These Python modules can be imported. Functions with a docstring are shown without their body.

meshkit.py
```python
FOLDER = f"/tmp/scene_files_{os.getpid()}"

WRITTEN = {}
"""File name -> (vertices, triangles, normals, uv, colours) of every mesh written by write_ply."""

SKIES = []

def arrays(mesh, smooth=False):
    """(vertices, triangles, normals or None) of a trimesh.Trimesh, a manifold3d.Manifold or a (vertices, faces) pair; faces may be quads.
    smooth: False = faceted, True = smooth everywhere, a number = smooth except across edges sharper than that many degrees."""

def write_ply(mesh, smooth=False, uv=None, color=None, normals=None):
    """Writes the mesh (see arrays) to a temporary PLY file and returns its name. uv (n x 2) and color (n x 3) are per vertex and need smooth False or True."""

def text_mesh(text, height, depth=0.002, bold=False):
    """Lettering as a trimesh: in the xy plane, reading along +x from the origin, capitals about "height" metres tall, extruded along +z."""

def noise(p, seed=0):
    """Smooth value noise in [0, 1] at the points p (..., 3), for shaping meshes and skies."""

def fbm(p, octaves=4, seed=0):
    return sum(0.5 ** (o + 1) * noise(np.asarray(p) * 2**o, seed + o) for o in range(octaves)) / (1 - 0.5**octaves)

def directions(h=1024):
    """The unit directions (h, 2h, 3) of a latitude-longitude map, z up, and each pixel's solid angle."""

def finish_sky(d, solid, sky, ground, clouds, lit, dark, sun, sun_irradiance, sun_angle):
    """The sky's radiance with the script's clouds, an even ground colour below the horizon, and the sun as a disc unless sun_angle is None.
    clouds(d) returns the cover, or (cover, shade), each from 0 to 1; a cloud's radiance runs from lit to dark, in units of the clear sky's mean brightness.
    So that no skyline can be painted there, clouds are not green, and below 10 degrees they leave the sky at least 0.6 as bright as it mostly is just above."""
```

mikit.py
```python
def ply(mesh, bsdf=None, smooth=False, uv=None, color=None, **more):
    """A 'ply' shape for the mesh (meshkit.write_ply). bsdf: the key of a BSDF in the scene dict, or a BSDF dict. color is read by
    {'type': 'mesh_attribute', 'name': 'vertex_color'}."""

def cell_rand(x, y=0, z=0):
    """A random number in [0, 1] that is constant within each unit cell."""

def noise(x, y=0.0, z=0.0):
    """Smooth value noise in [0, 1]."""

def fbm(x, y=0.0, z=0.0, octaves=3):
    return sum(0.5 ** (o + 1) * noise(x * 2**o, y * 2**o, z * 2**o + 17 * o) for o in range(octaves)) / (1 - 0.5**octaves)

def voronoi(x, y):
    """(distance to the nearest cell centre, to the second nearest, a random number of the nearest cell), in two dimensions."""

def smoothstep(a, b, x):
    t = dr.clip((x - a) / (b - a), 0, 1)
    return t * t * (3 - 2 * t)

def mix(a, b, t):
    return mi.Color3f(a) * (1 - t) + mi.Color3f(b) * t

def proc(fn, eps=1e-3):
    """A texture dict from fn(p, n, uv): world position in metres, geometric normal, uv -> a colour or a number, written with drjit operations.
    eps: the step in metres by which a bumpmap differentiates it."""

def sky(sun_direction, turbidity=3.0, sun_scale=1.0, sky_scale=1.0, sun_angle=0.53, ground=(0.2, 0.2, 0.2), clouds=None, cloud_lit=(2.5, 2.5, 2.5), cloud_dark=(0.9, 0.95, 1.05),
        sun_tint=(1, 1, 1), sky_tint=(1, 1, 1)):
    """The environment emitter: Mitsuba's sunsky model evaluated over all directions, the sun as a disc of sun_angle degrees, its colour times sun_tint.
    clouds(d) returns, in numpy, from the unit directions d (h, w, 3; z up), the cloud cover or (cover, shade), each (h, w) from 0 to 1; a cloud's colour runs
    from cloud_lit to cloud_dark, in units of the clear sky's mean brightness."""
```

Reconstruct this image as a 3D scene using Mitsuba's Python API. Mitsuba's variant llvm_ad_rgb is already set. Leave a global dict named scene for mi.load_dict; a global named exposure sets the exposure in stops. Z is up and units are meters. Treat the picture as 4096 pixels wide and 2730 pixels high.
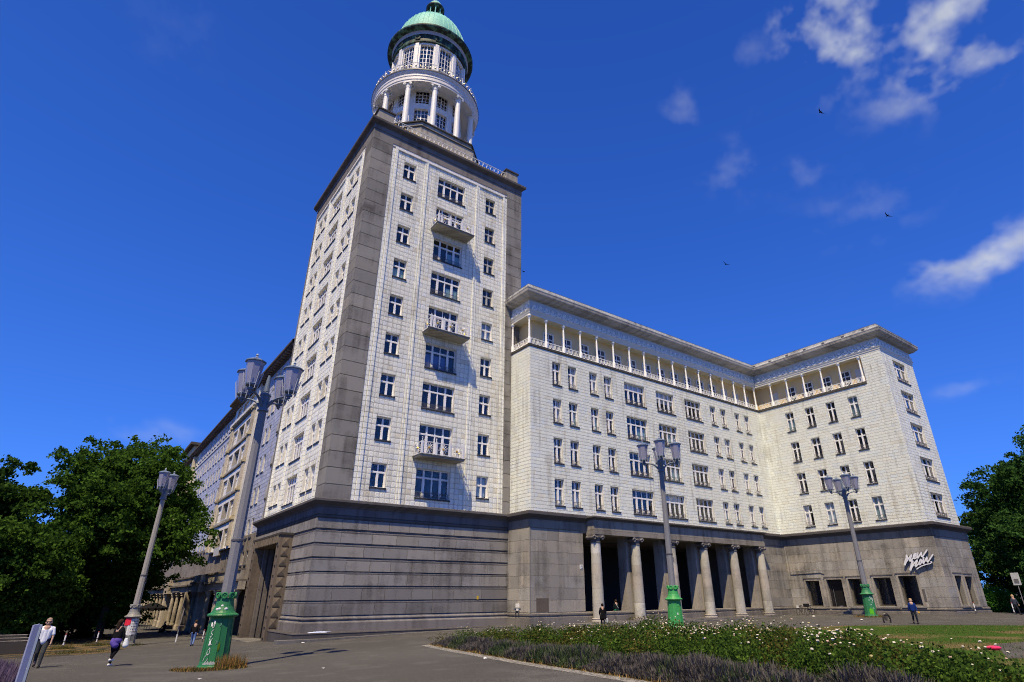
import math, random
import numpy as np, trimesh, manifold3d, mitsuba as mi, drjit as dr
import mikit, meshkit
from mikit import noise, fbm, smoothstep, mix, cell_rand
from scipy.interpolate import RBFInterpolator
T4 = mi.ScalarTransform4f
rng = np.random.default_rng(7)
random.seed(7)
scene, labels = {}, {}

# ------------------------------------------------------------------ camera, sky, exposure
R = np.array([[0.8018810180024192, -0.5974600733796486, -0.0053191808193638335],
              [0.2417616652371356, 0.33259596945114184, -0.9115542870979338],
              [0.5463864293603671, 0.7296721056899738, 0.4111453368199482]])
EYE = np.array([-13.81346521774206, -44.53107683724823, 3.1153856141280873])
F_PX, W_PX = 2287.0292159063124, 4096.0
scene['camera'] = {'type': 'perspective', 'fov': 2 * math.degrees(math.atan(W_PX / 2 / F_PX)), 'fov_axis': 'x',
                   'principal_point_offset_x': -76.82 / 4096, 'principal_point_offset_y': 8.66 / 2730,
                   'near_clip': 0.1, 'far_clip': 6000.0,
                   'to_world': T4().look_at(origin=EYE.tolist(), target=(EYE + R[2] * 10).tolist(), up=(-R[1]).tolist())}
SUN = (-0.385, -0.315, 0.87)


def clouds(d):
    """Thin fair-weather cloud: patches by bearing and height above the horizon, broken up by noise."""
    az = np.degrees(np.arctan2(d[..., 1], d[..., 0]))
    el = np.degrees(np.arcsin(np.clip(d[..., 2], -1, 1)))
    q = np.stack([az * 0.16 + el * 0.07, el * 0.24 - az * 0.05, 0 * az + 3.1], -1)
    n = meshkit.fbm(q * 1.9, 6, 3)
    n2 = meshkit.fbm(q * 3.4 + 9.0, 5, 8)
    cover = np.zeros_like(az)
    for a, e, ra, re, k in ((13.6, 46.6, 6.6, 4.2, 1.25), (6.8, 43.2, 5.4, 2.8, 1.1), (6.0, 39.4, 6.2, 2.1, 1.15), (9.0, 24.7, 5.4, 1.7, 1.1), (33.8, 44.0, 1.8, 1.8, .25),
                            (29.5, 38.3, 2.6, 2.0, .24), (24.3, 47.3, 2.2, 1.2, .18), (22.3, 36.0, 2.4, 1.2, .26), (14.5, 15.2, 2.0, .6, .3), (88, 12.5, 4, 1.0, .3),
                            (96, 45, 4, 3, .06), (-18, 44, 9, 4, .9), (-40, 30, 12, 4, .8), (150, 40, 12, 6, .6), (-120, 35, 14, 5, .8), (60, 20, 10, 2, .12), (18, 31, 5, 2, .2)):
        m = np.exp(-(((az - a) / ra) ** 2 + ((el - e) / re) ** 2) * .9)
        cover = np.maximum(cover, k * np.clip((m * 1.0 + (n - .5) * 3.2 + (n2 - .5) * 1.6 - .30) / 1.55, 0, 1) ** 1.3 * np.clip(m * 2.2, 0, 1))
    return np.clip(cover, 0, 1) * .8, np.clip((n2 - .3) * 1.4, 0, 1)


scene['sky'] = mikit.sky(SUN, turbidity=2.4, sun_scale=1.05, sky_scale=.76, clouds=clouds, cloud_lit=(2.6, 2.7, 2.8), cloud_dark=(1.5, 1.65, 2.0),
                         sky_tint=(.36, .79, 1.80), sun_tint=(1.03, 1.0, .84), ground=(.12, .12, .12))
exposure = 1.86


# ------------------------------------------------------------------ helpers
class MB:
    """Collects flat pieces with one colour each."""

    def __init__(s):
        s.v, s.f, s.c, s.n = [], [], [], 0

    def add(s, V, F, c=(1, 1, 1)):
        V = np.asarray(V, float); F = np.asarray(F, int)
        if F.shape[1] == 4:
            F = np.vstack([F[:, [0, 1, 2]], F[:, [0, 2, 3]]])
        s.v.append(V); s.f.append(F + s.n); s.c.append(np.tile(np.asarray(c, float)[:3], (len(V), 1)) if np.ndim(c) == 1 else np.asarray(c)); s.n += len(V)
        return s

    def mesh(s):
        return np.vstack(s.v), np.vstack(s.f), np.vstack(s.c)

    def box(s, a, b, c=(1, 1, 1)):
        x0, y0, z0 = a; x1, y1, z1 = b
        return s.hexa([(x0, y0, z0), (x1, y0, z0), (x1, y1, z0), (x0, y1, z0), (x0, y0, z1), (x1, y0, z1), (x1, y1, z1), (x0, y1, z1)], c)

    def hexa(s, p, c=(1, 1, 1)):
        p = np.asarray(p, float)
        f = [(0, 3, 2, 1), (4, 5, 6, 7), (0, 1, 5, 4), (1, 2, 6, 5), (2, 3, 7, 6), (3, 0, 4, 7)]
        for q in f:
            s.add(p[list(q)], [(0, 1, 2, 3)], c)
        return s

    def quad(s, p, c=(1, 1, 1)):
        return s.add(p, [(0, 1, 2, 3)], c)

    def fbox(s, fr, u0, u1, z0, z1, w0, w1, c=(1, 1, 1)):
        P = fr.p
        return s.hexa([P(u0, z0, w0), P(u1, z0, w0), P(u1, z0, w1), P(u0, z0, w1), P(u0, z1, w0), P(u1, z1, w0), P(u1, z1, w1), P(u0, z1, w1)], c)

    def pillow(s, fr, u0, u1, z0, z1, w0, w1, b, c=(1, 1, 1)):
        """A bevelled slab on a wall: four slanted sides and a face."""
        P = fr.p
        o = [P(u0, z0, w0), P(u1, z0, w0), P(u1, z1, w0), P(u0, z1, w0)]
        i = [P(u0 + b, z0 + b, w1), P(u1 - b, z0 + b, w1), P(u1 - b, z1 - b, w1), P(u0 + b, z1 - b, w1)]
        for k in range(4):
            s.quad([o[k], o[(k + 1) % 4], i[(k + 1) % 4], i[k]], c)
        return s.quad(i, c)

    def tube(s, pts, r, n=6, c=(1, 1, 1), cap=True):
        pts = np.asarray(pts, float); r = np.broadcast_to(r, len(pts))
        V = []
        for i, p in enumerate(pts):
            t = pts[min(i + 1, len(pts) - 1)] - pts[max(i - 1, 0)]
            t = t / (np.linalg.norm(t) + 1e-12)
            a = np.cross(t, [0, 0, 1.0] if abs(t[2]) < .9 else [1.0, 0, 0]); a /= np.linalg.norm(a); b = np.cross(t, a)
            th = np.arange(n) * 2 * np.pi / n
            V.append(p + r[i] * (np.cos(th)[:, None] * a + np.sin(th)[:, None] * b))
        V = np.vstack(V)
        F = [(i * n + k, (i + 1) * n + k, (i + 1) * n + (k + 1) % n, i * n + (k + 1) % n) for i in range(len(pts) - 1) for k in range(n)]
        s.add(V, F, c)
        if cap:
            for i in (0, len(pts) - 1):
                s.add(V[i * n:(i + 1) * n], [(0, k, k + 1) for k in range(1, n - 1)], c)
        return s

    def lathe(s, prof, cx=0, cy=0, n=24, c=(1, 1, 1), a0=0.0, a1=2 * np.pi):
        full = abs(a1 - a0 - 2 * np.pi) < 1e-6
        m = n if full else n + 1
        th = a0 + np.arange(m) * (a1 - a0) / n
        V = np.vstack([np.stack([cx + r * np.cos(th), cy + r * np.sin(th), np.full(m, z)], -1) for r, z in prof])
        F = [(i * m + k, i * m + (k + 1) % m, (i + 1) * m + (k + 1) % m, (i + 1) * m + k) for i in range(len(prof) - 1) for k in range(n)]
        return s.add(V, F, c)

    def prism(s, poly, z0, z1, c=(1, 1, 1)):
        poly = np.asarray(poly, float); n = len(poly)
        lo = np.column_stack([poly, np.full(n, z0)]); hi = np.column_stack([poly, np.full(n, z1)])
        for k in range(n):
            s.quad([lo[k], lo[(k + 1) % n], hi[(k + 1) % n], hi[k]], c)
        s.add(hi, [(0, k, k + 1) for k in range(1, n - 1)], c)
        return s.add(lo, [(0, k + 1, k) for k in range(1, n - 1)], c)


class Fr:
    """A wall's own axes: u along it, z up, w out of it."""

    def __init__(s, o, u, n):
        s.o, s.u, s.n = np.array(o, float), np.array(u, float), np.array(n, float)

    def p(s, u, z, w):
        return s.o + s.u * u + s.n * w + np.array([0, 0, z])


def colour_uv(C):
    C = np.clip(np.asarray(C, float), 0, .98)
    return np.column_stack([np.round(C[:, 0] * 1000) + .05 + .9 * C[:, 1], C[:, 2]])


used = {}


def numbered(key):
    k = used.get(key, -1) + 1; used[key] = k
    return key if k == 0 else f'{key}_{k:03d}'


def put(key, mb, bsdf, smooth=False, fixed=False):
    key = key if fixed else numbered(key)
    if isinstance(mb, MB):
        V, F, C = mb.mesh()
        if smooth is not False:
            t = trimesh.graph.smooth_shade(trimesh.Trimesh(V, F, process=True), angle=np.radians(smooth), facet_minarea=None)
            scene[key] = mikit.ply((np.array(t.vertices), np.array(t.faces)), bsdf, True, uv=colour_uv(np.tile(C[0], (len(t.vertices), 1))))
        else:
            scene[key] = mikit.ply((V, F), bsdf, False, uv=colour_uv(C))
    else:
        scene[key] = mikit.ply(mb, bsdf, smooth)
    return key


def tag(key, label, cat=None, group=None, kind=None):
    d = {'label': label}
    if cat: d['category'] = cat
    if group: d['group'] = group
    if kind: d['kind'] = kind
    labels[key] = d


def structure(key, label):
    labels[key] = {'label': label, 'category': key.replace('_', ' '), 'kind': 'structure'}


def stuff_part(key):
    labels[key] = {'kind': 'stuff'}


# ------------------------------------------------------------------ materials
def rgb(c): return {'type': 'rgb', 'value': list(map(float, c))}


def piece_colour(p, n, uv):
    """The piece's own colour, carried in its uv: red and green packed in u, blue in v."""
    r = dr.floor(uv.x)
    return mi.Color3f(r / 1000, (uv.x - r - .05) / .9, uv.y)


VC = mikit.proc(piece_colour)
def two(b): return {'type': 'twosided', 'bsdf': b}
def pr(c, rough=.6, spec=.5, metallic=0.0, **k): return two({'type': 'principled', 'base_color': c if isinstance(c, dict) else rgb(c), 'roughness': rough, 'specular': spec, 'metallic': metallic, **k})
def mat(name, b): scene[name] = b; return name


def dirt_w(p, n, uv):
    s = fbm(p.x * 1.7 + p.y * 1.7, p.z * .55, p.y * .3, 4)
    g = fbm(p.x * 9, p.y * 9, p.z * 7, 2)
    st = fbm(p.x * 4 + p.y * 4, p.z * .16, 2.0, 3)
    return dr.clip((s - .53) * 1.0 + (st - .56) * 1.1 + (g - .5) * .2, 0, .4)


def soot_w(p, n, uv):
    s = fbm(p.x * .5 + p.y * .5, p.z * .9, p.y * .2, 4)
    st = fbm(p.x * 3.1 + p.y * 3.1, p.z * .22, 1.0, 3)
    g = fbm(p.x * 11, p.y * 11, p.z * 11, 2)
    return dr.clip((s - .45) * 1.1 + (st - .5) * .9 + (g - .5) * .5 + .06, 0, .8)


def glaze(rough, spec): return {'type': 'principled', 'base_color': VC, 'roughness': rough, 'specular': spec}
mat('glazed', two({'type': 'blendbsdf', 'weight': mikit.proc(dirt_w), 'a': glaze(.5, .3), 'b': {'type': 'diffuse', 'reflectance': rgb((.30, .27, .2))}}))
mat('stone', two({'type': 'blendbsdf', 'weight': mikit.proc(soot_w), 'a': {'type': 'diffuse', 'reflectance': VC}, 'b': {'type': 'diffuse', 'reflectance': rgb((.058, .052, .048))}}))
mat('painted', two(glaze(.5, .4)))
mat('matte', two({'type': 'diffuse', 'reflectance': VC}))
mat('glossy', two(glaze(.2, .5)))
mat('metal', two({'type': 'principled', 'base_color': VC, 'roughness': .38, 'metallic': .85}))
mat('glass', {'type': 'thindielectric', 'int_ior': 1.52})
mat('leaf', {'type': 'principledthin', 'base_color': VC, 'roughness': .55, 'spec_trans': 0.0, 'diff_trans': .6})
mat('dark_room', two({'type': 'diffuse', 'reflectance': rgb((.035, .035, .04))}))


def copper_c(p, n, uv):
    s = fbm(p.x * .9, p.y * .9, p.z * .25, 3); g = fbm(p.x * 5, p.y * 5, p.z * 2, 2)
    return mix((.15, .45, .36), (.27, .60, .49), dr.clip(s * 1.5 - .25 + (g - .5) * .4, 0, 1))


def copper_d(p, n, uv):
    s = fbm(p.x * 2.6, p.y * 2.6, p.z * .5, 4)
    return mix((.02, .032, .026), (.09, .20, .14), smoothstep(.46, .72, s))


mat('copper', pr(mikit.proc(copper_c), .6, .3))
mat('copper_dark', pr(mikit.proc(copper_d), .6, .3))


def asphalt_c(p, n, uv):
    a = fbm(p.x * .12, p.y * .12, 0, 4); g = fbm(p.x * 14, p.y * 14, 0, 2); st = fbm(p.x * .9, p.y * .9, 4.0, 3)
    v = .066 + .028 * a + .018 * (g - .5) + .016 * smoothstep(.55, .75, st)
    return mi.Color3f(v * 1.02, v, v * .97)


mat('asphalt', two({'type': 'diffuse', 'reflectance': mikit.proc(asphalt_c)}))


def lawn_c(p, n, uv):
    a = fbm(p.x * .35, p.y * .35, 0, 4); g = fbm(p.x * 9, p.y * 9, 2.0, 2)
    return mix(mix((.03, .06, .012), (.05, .10, .02), g), (.13, .105, .05), smoothstep(.5, .72, a + (g - .5) * .3))


mat('lawn_soil', two({'type': 'diffuse', 'reflectance': mikit.proc(lawn_c)}))


def soil_c(p, n, uv):
    g = fbm(p.x * 5, p.y * 5, 2.0, 3)
    return mix((.05, .035, .02), (.22, .16, .08), smoothstep(.4, .75, g))


mat('soil', two({'type': 'diffuse', 'reflectance': mikit.proc(soil_c)}))


def tower_verge_c(p, n, uv):
    g = fbm(p.x * 1.3, p.y * 1.3, 2.0, 3)
    return mix((.045, .045, .04), (.14, .10, .05), smoothstep(.42, .6, g))


mat('dry_soil', two({'type': 'diffuse', 'reflectance': mikit.proc(tower_verge_c)}))


def gravel_c(p, n, uv):
    d, d2, r = mikit.voronoi(p.x * 14, p.y * 14)
    return mix((.12, .115, .105), (.36, .35, .33), r) * (.55 + .45 * smoothstep(.0, .3, d2 - d))


mat('gravel', two({'type': 'diffuse', 'reflectance': mikit.proc(gravel_c)}))

WHITE, FRAME_W = (.70, .69, .63), (.78, .78, .78)
IRON, ZINC = (.035, .036, .04), (.075, .08, .085)
jit = lambda c, s=.06: np.clip(np.array(c) * (1 + rng.normal(0, s)), 0, .92)

# ------------------------------------------------------------------ ground
GP = np.array([(-14, -10, .5), (-11.5, -11, .48), (-8.2, -15.2, .5), (-.9, -.9, .42), (-5.5, 7.5, 0), (-9, 15, -.15), (10.4, -1, .8), (21, -5.5, .88), (41, -5.5, .85), (38, -23, 1.08),
               (48, -15.5, 1.2), (54, -7, 1.12), (55, -19.7, 1.3), (64, -20, 1.35), (66, -22, 1.1), (0, -20, .85), (-1.5, -30, 1.1), (8, -37, 1.15), (20, -35, 1.05), (-13.8, -44.5, 1.45),
               (-14, -25, .9), (-30, -30, .9), (-40, 0, .2), (-15, 35, -.5), (-10, 60, -.8), (-60, 60, -.8), (-5, 110, -.9), (95, -30, 1.2), (90, -70, 1.6), (30, -70, 1.5), (-40, -80, 1.5),
               (-80, -20, .4), (-1, 14, .0), (30, 30, .9), (90, 60, .8), (-80, 120, -.9)])
_rbf = RBFInterpolator(GP[:, :2], GP[:, 2], smoothing=.5, kernel='thin_plate_spline')


def g(x, y):
    x = np.clip(np.asarray(x, float), -85, 100); y = np.clip(np.asarray(y, float), -85, 125)
    out = _rbf(np.stack([x.ravel(), y.ravel()], -1)).reshape(x.shape)
    return np.clip(out, -1.0, 1.7)


def gz(x, y): return float(g(np.array([x]), np.array([y]))[0])


def axis(lo, hi, step): return np.concatenate([[-4000, -1500, -600, -250], np.arange(lo, hi + .1, step), [250, 600, 1500, 4000]])
gx, gy = axis(-84, 99, 1.5), axis(-84, 123, 1.5)
XX, YY = np.meshgrid(gx, gy, indexing='ij')
V = np.stack([XX, YY, g(XX, YY)], -1).reshape(-1, 3)
nx, ny = len(gx), len(gy)
idx = np.arange(nx * ny).reshape(nx, ny)
Fq = np.stack([idx[:-1, :-1], idx[1:, :-1], idx[1:, 1:], idx[:-1, 1:]], -1).reshape(-1, 4)
scene['ground'] = mikit.ply((V, Fq), 'asphalt', True)
structure('ground', 'grey asphalt of the wide open square in front of the tower')


def sheet(key, poly, lift, bsdf, label, step=.7):
    """A thin sheet that follows the ground inside a polygon."""
    from shapely.geometry import Polygon
    pg = Polygon(poly).buffer(0)
    pts, tri = trimesh.creation.triangulate_polygon(pg, engine='earcut')
    m = trimesh.Trimesh(np.column_stack([pts, np.zeros(len(pts))]), tri, process=True)
    v, f = trimesh.remesh.subdivide_to_size(m.vertices, m.faces, step, max_iter=12)
    v = np.array(v); v[:, 2] = g(v[:, 0], v[:, 1]) + lift
    scene[key] = mikit.ply((v, f), bsdf, True)
    structure(key, label)


# path edge of the flower bed (x to the right of it is planted)
EDGE = np.array([(2.4, -12.6), (.7, -20), (-.9, -27), (-2.1, -33), (-3.0, -38.5), (-3.6, -43)])


def edge_at(t):
    s = np.linspace(0, 1, len(EDGE))
    return np.stack([np.interp(t, s, EDGE[:, 0]), np.interp(t, s, EDGE[:, 1])], -1)


def bed_pt(t, off):
    """A point at fraction t along the path edge, off metres into the bed."""
    t = np.asarray(t, float)
    a, b = edge_at(np.clip(t - .02, 0, 1)), edge_at(np.clip(t + .02, 0, 1))
    d = b - a; d /= np.linalg.norm(d, axis=-1, keepdims=True)
    nrm = np.stack([-d[..., 1], d[..., 0]], -1)
    return edge_at(t) + nrm * np.asarray(off)[..., None]


tt = np.linspace(0, 1, 24)
sheet('gravel_strip', np.vstack([bed_pt(tt, np.full(24, 0.0)), bed_pt(tt[::-1], np.full(24, .55))]), .006, 'gravel', 'pale gravel strip along the front edge of the flower bed')
sheet('bed_soil', np.vstack([bed_pt(tt, np.full(24, .5)), bed_pt(tt[::-1], np.interp(tt[::-1], [0, .12, 1], [1.5, 9, 11.2]))]), .012, 'soil', 'dry brown soil under the lavender and the roses')
LAWN = [(13, -18.5), (22, -17.5), (33.5, -20.2), (38, -26), (41, -31), (47, -44), (47, -60), (2, -60), (-1.5, -43), (8, -37.5), (8.8, -28)]
sheet('lawn', LAWN, .008, 'lawn_soil', 'patchy green and dry lawn behind the rose bed', 1.2)
sheet('lawn_path', [(12.5, -36.4), (20.5, -33.6), (31, -35), (40, -38.5), (40, -42), (24, -40), (15, -38.6)], .013, 'asphalt', 'grey asphalt patch in the lawn on the right', 1.0)
sheet('dry_verge', [(-19, 1.0), (-13.5, 1.6), (-10.6, 3.5), (-9.7, 8), (-8.9, 12.5), (-9, 40), (-60, 40), (-60, 1)], .006, 'dry_soil', 'dry brown verge under the trees on the left', 1.2)

# ------------------------------------------------------------------ facade helpers
def minus(rects, holes):
    for h in holes:
        out = []
        for r in rects:
            if r[0] >= h[1] or r[1] <= h[0] or r[2] >= h[3] or r[3] <= h[2]:
                out.append(r); continue
            if r[0] < h[0]: out.append((r[0], h[0], r[2], r[3]))
            if r[1] > h[1]: out.append((h[1], r[1], r[2], r[3]))
            a, b = max(r[0], h[0]), min(r[1], h[1])
            if r[2] < h[2]: out.append((a, b, r[2], h[2]))
            if r[3] > h[3]: out.append((a, b, h[3], r[3]))
        rects = out
    return rects


def wall(mb, fr, u0, u1, z0, z1, holes, c, deep=.32, rc=None, w=0.0):
    us = sorted({u0, u1, *[h[0] for h in holes], *[h[1] for h in holes]}); us = [u for u in us if u0 <= u <= u1]
    zs = sorted({z0, z1, *[h[2] for h in holes], *[h[3] for h in holes]}); zs = [z for z in zs if z0 <= z <= z1]
    for a, b in zip(us, us[1:]):
        for d, e in zip(zs, zs[1:]):
            if not any(h[0] <= a and h[1] >= b and h[2] <= d and h[3] >= e for h in holes):
                mb.quad([fr.p(a, d, w), fr.p(b, d, w), fr.p(b, e, w), fr.p(a, e, w)], c)
                mb.quad([fr.p(a, d, w - deep), fr.p(b, d, w - deep), fr.p(b, e, w - deep), fr.p(a, e, w - deep)], (.05, .05, .05))
    for a, b, d, e in holes:
        for p, q in (((a, d), (a, e)), ((b, d), (b, e)), ((a, d), (b, d)), ((a, e), (b, e))):
            mb.quad([fr.p(*p, w), fr.p(*q, w), fr.p(*q, w - deep), fr.p(*p, w - deep)], rc or c)


def tile_rects(u0, u1, z0, z1, du, dz, holes, bond=0.0, vary=False):
    out = []
    nz = max(1, round((z1 - z0) / dz)); dz = (z1 - z0) / nz
    for j in range(nz):
        off = bond * (j % 2)
        if vary:
            us, u = [u0], u0 - rng.uniform(0, du * .6)
            while True:
                u += du * rng.choice([.62, 1.0, 1.25, 1.5])
                if u >= u1 - .12: break
                if u > u0 + .12: us.append(u)
            us.append(u1)
        else:
            n = max(1, round((u1 - u0) / du)); us = list(u0 + (np.arange(n + 1) + (off if off else 0)) * (u1 - u0) / n)
            if off: us = [u0] + [u for u in us if u < u1 - .05] + [u1]
        for a, b in zip(us, us[1:]):
            for r in minus([(a, b, z0 + j * dz, z0 + (j + 1) * dz)], holes):
                if r[1] - r[0] > .07 and r[3] - r[2] > .07: out.append(r)
    return out


def boss(mb, fr, r, w, c):
    """The shallow stamped ring of a glazed facade tile."""
    cu, cz, R0 = (r[0] + r[1]) / 2, (r[2] + r[3]) / 2, min(r[1] - r[0], r[3] - r[2]) * .40
    th = np.arange(8) * np.pi / 4 + .39
    ring = lambda k, ww: np.array([fr.p(cu + R0 * k * math.cos(t), cz + R0 * k * math.sin(t), ww) for t in th])
    V = np.vstack([ring(1, w), ring(.82, w + .011), ring(.5, w + .004)])
    F = [(i * 8 + k, i * 8 + (k + 1) % 8, (i + 1) * 8 + (k + 1) % 8, (i + 1) * 8 + k) for i in range(2) for k in range(8)]
    mb.add(V, F, c); mb.add(ring(.5, w + .004), [(0, k, k + 1) for k in range(1, 7)], c)


def emit_pieces(holder, word, items, bsdf, limit):
    """items: (MB, world position). The pieces that show largest become parts of their own; the others one stuff part."""
    d = [np.linalg.norm(np.array(p) - EYE) / a for _, p, a in items]
    order = np.argsort(d)
    for i in sorted(order[:limit]): put(f'{holder}__{word}', items[i][0], bsdf)
    rest = MB()
    for i in order[limit:]:
        V, F, C = items[i][0].mesh(); rest.add(V, F, C)
    if rest.n:
        k = put(f'{holder}__{word}_field', rest, bsdf); stuff_part(k)


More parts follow.
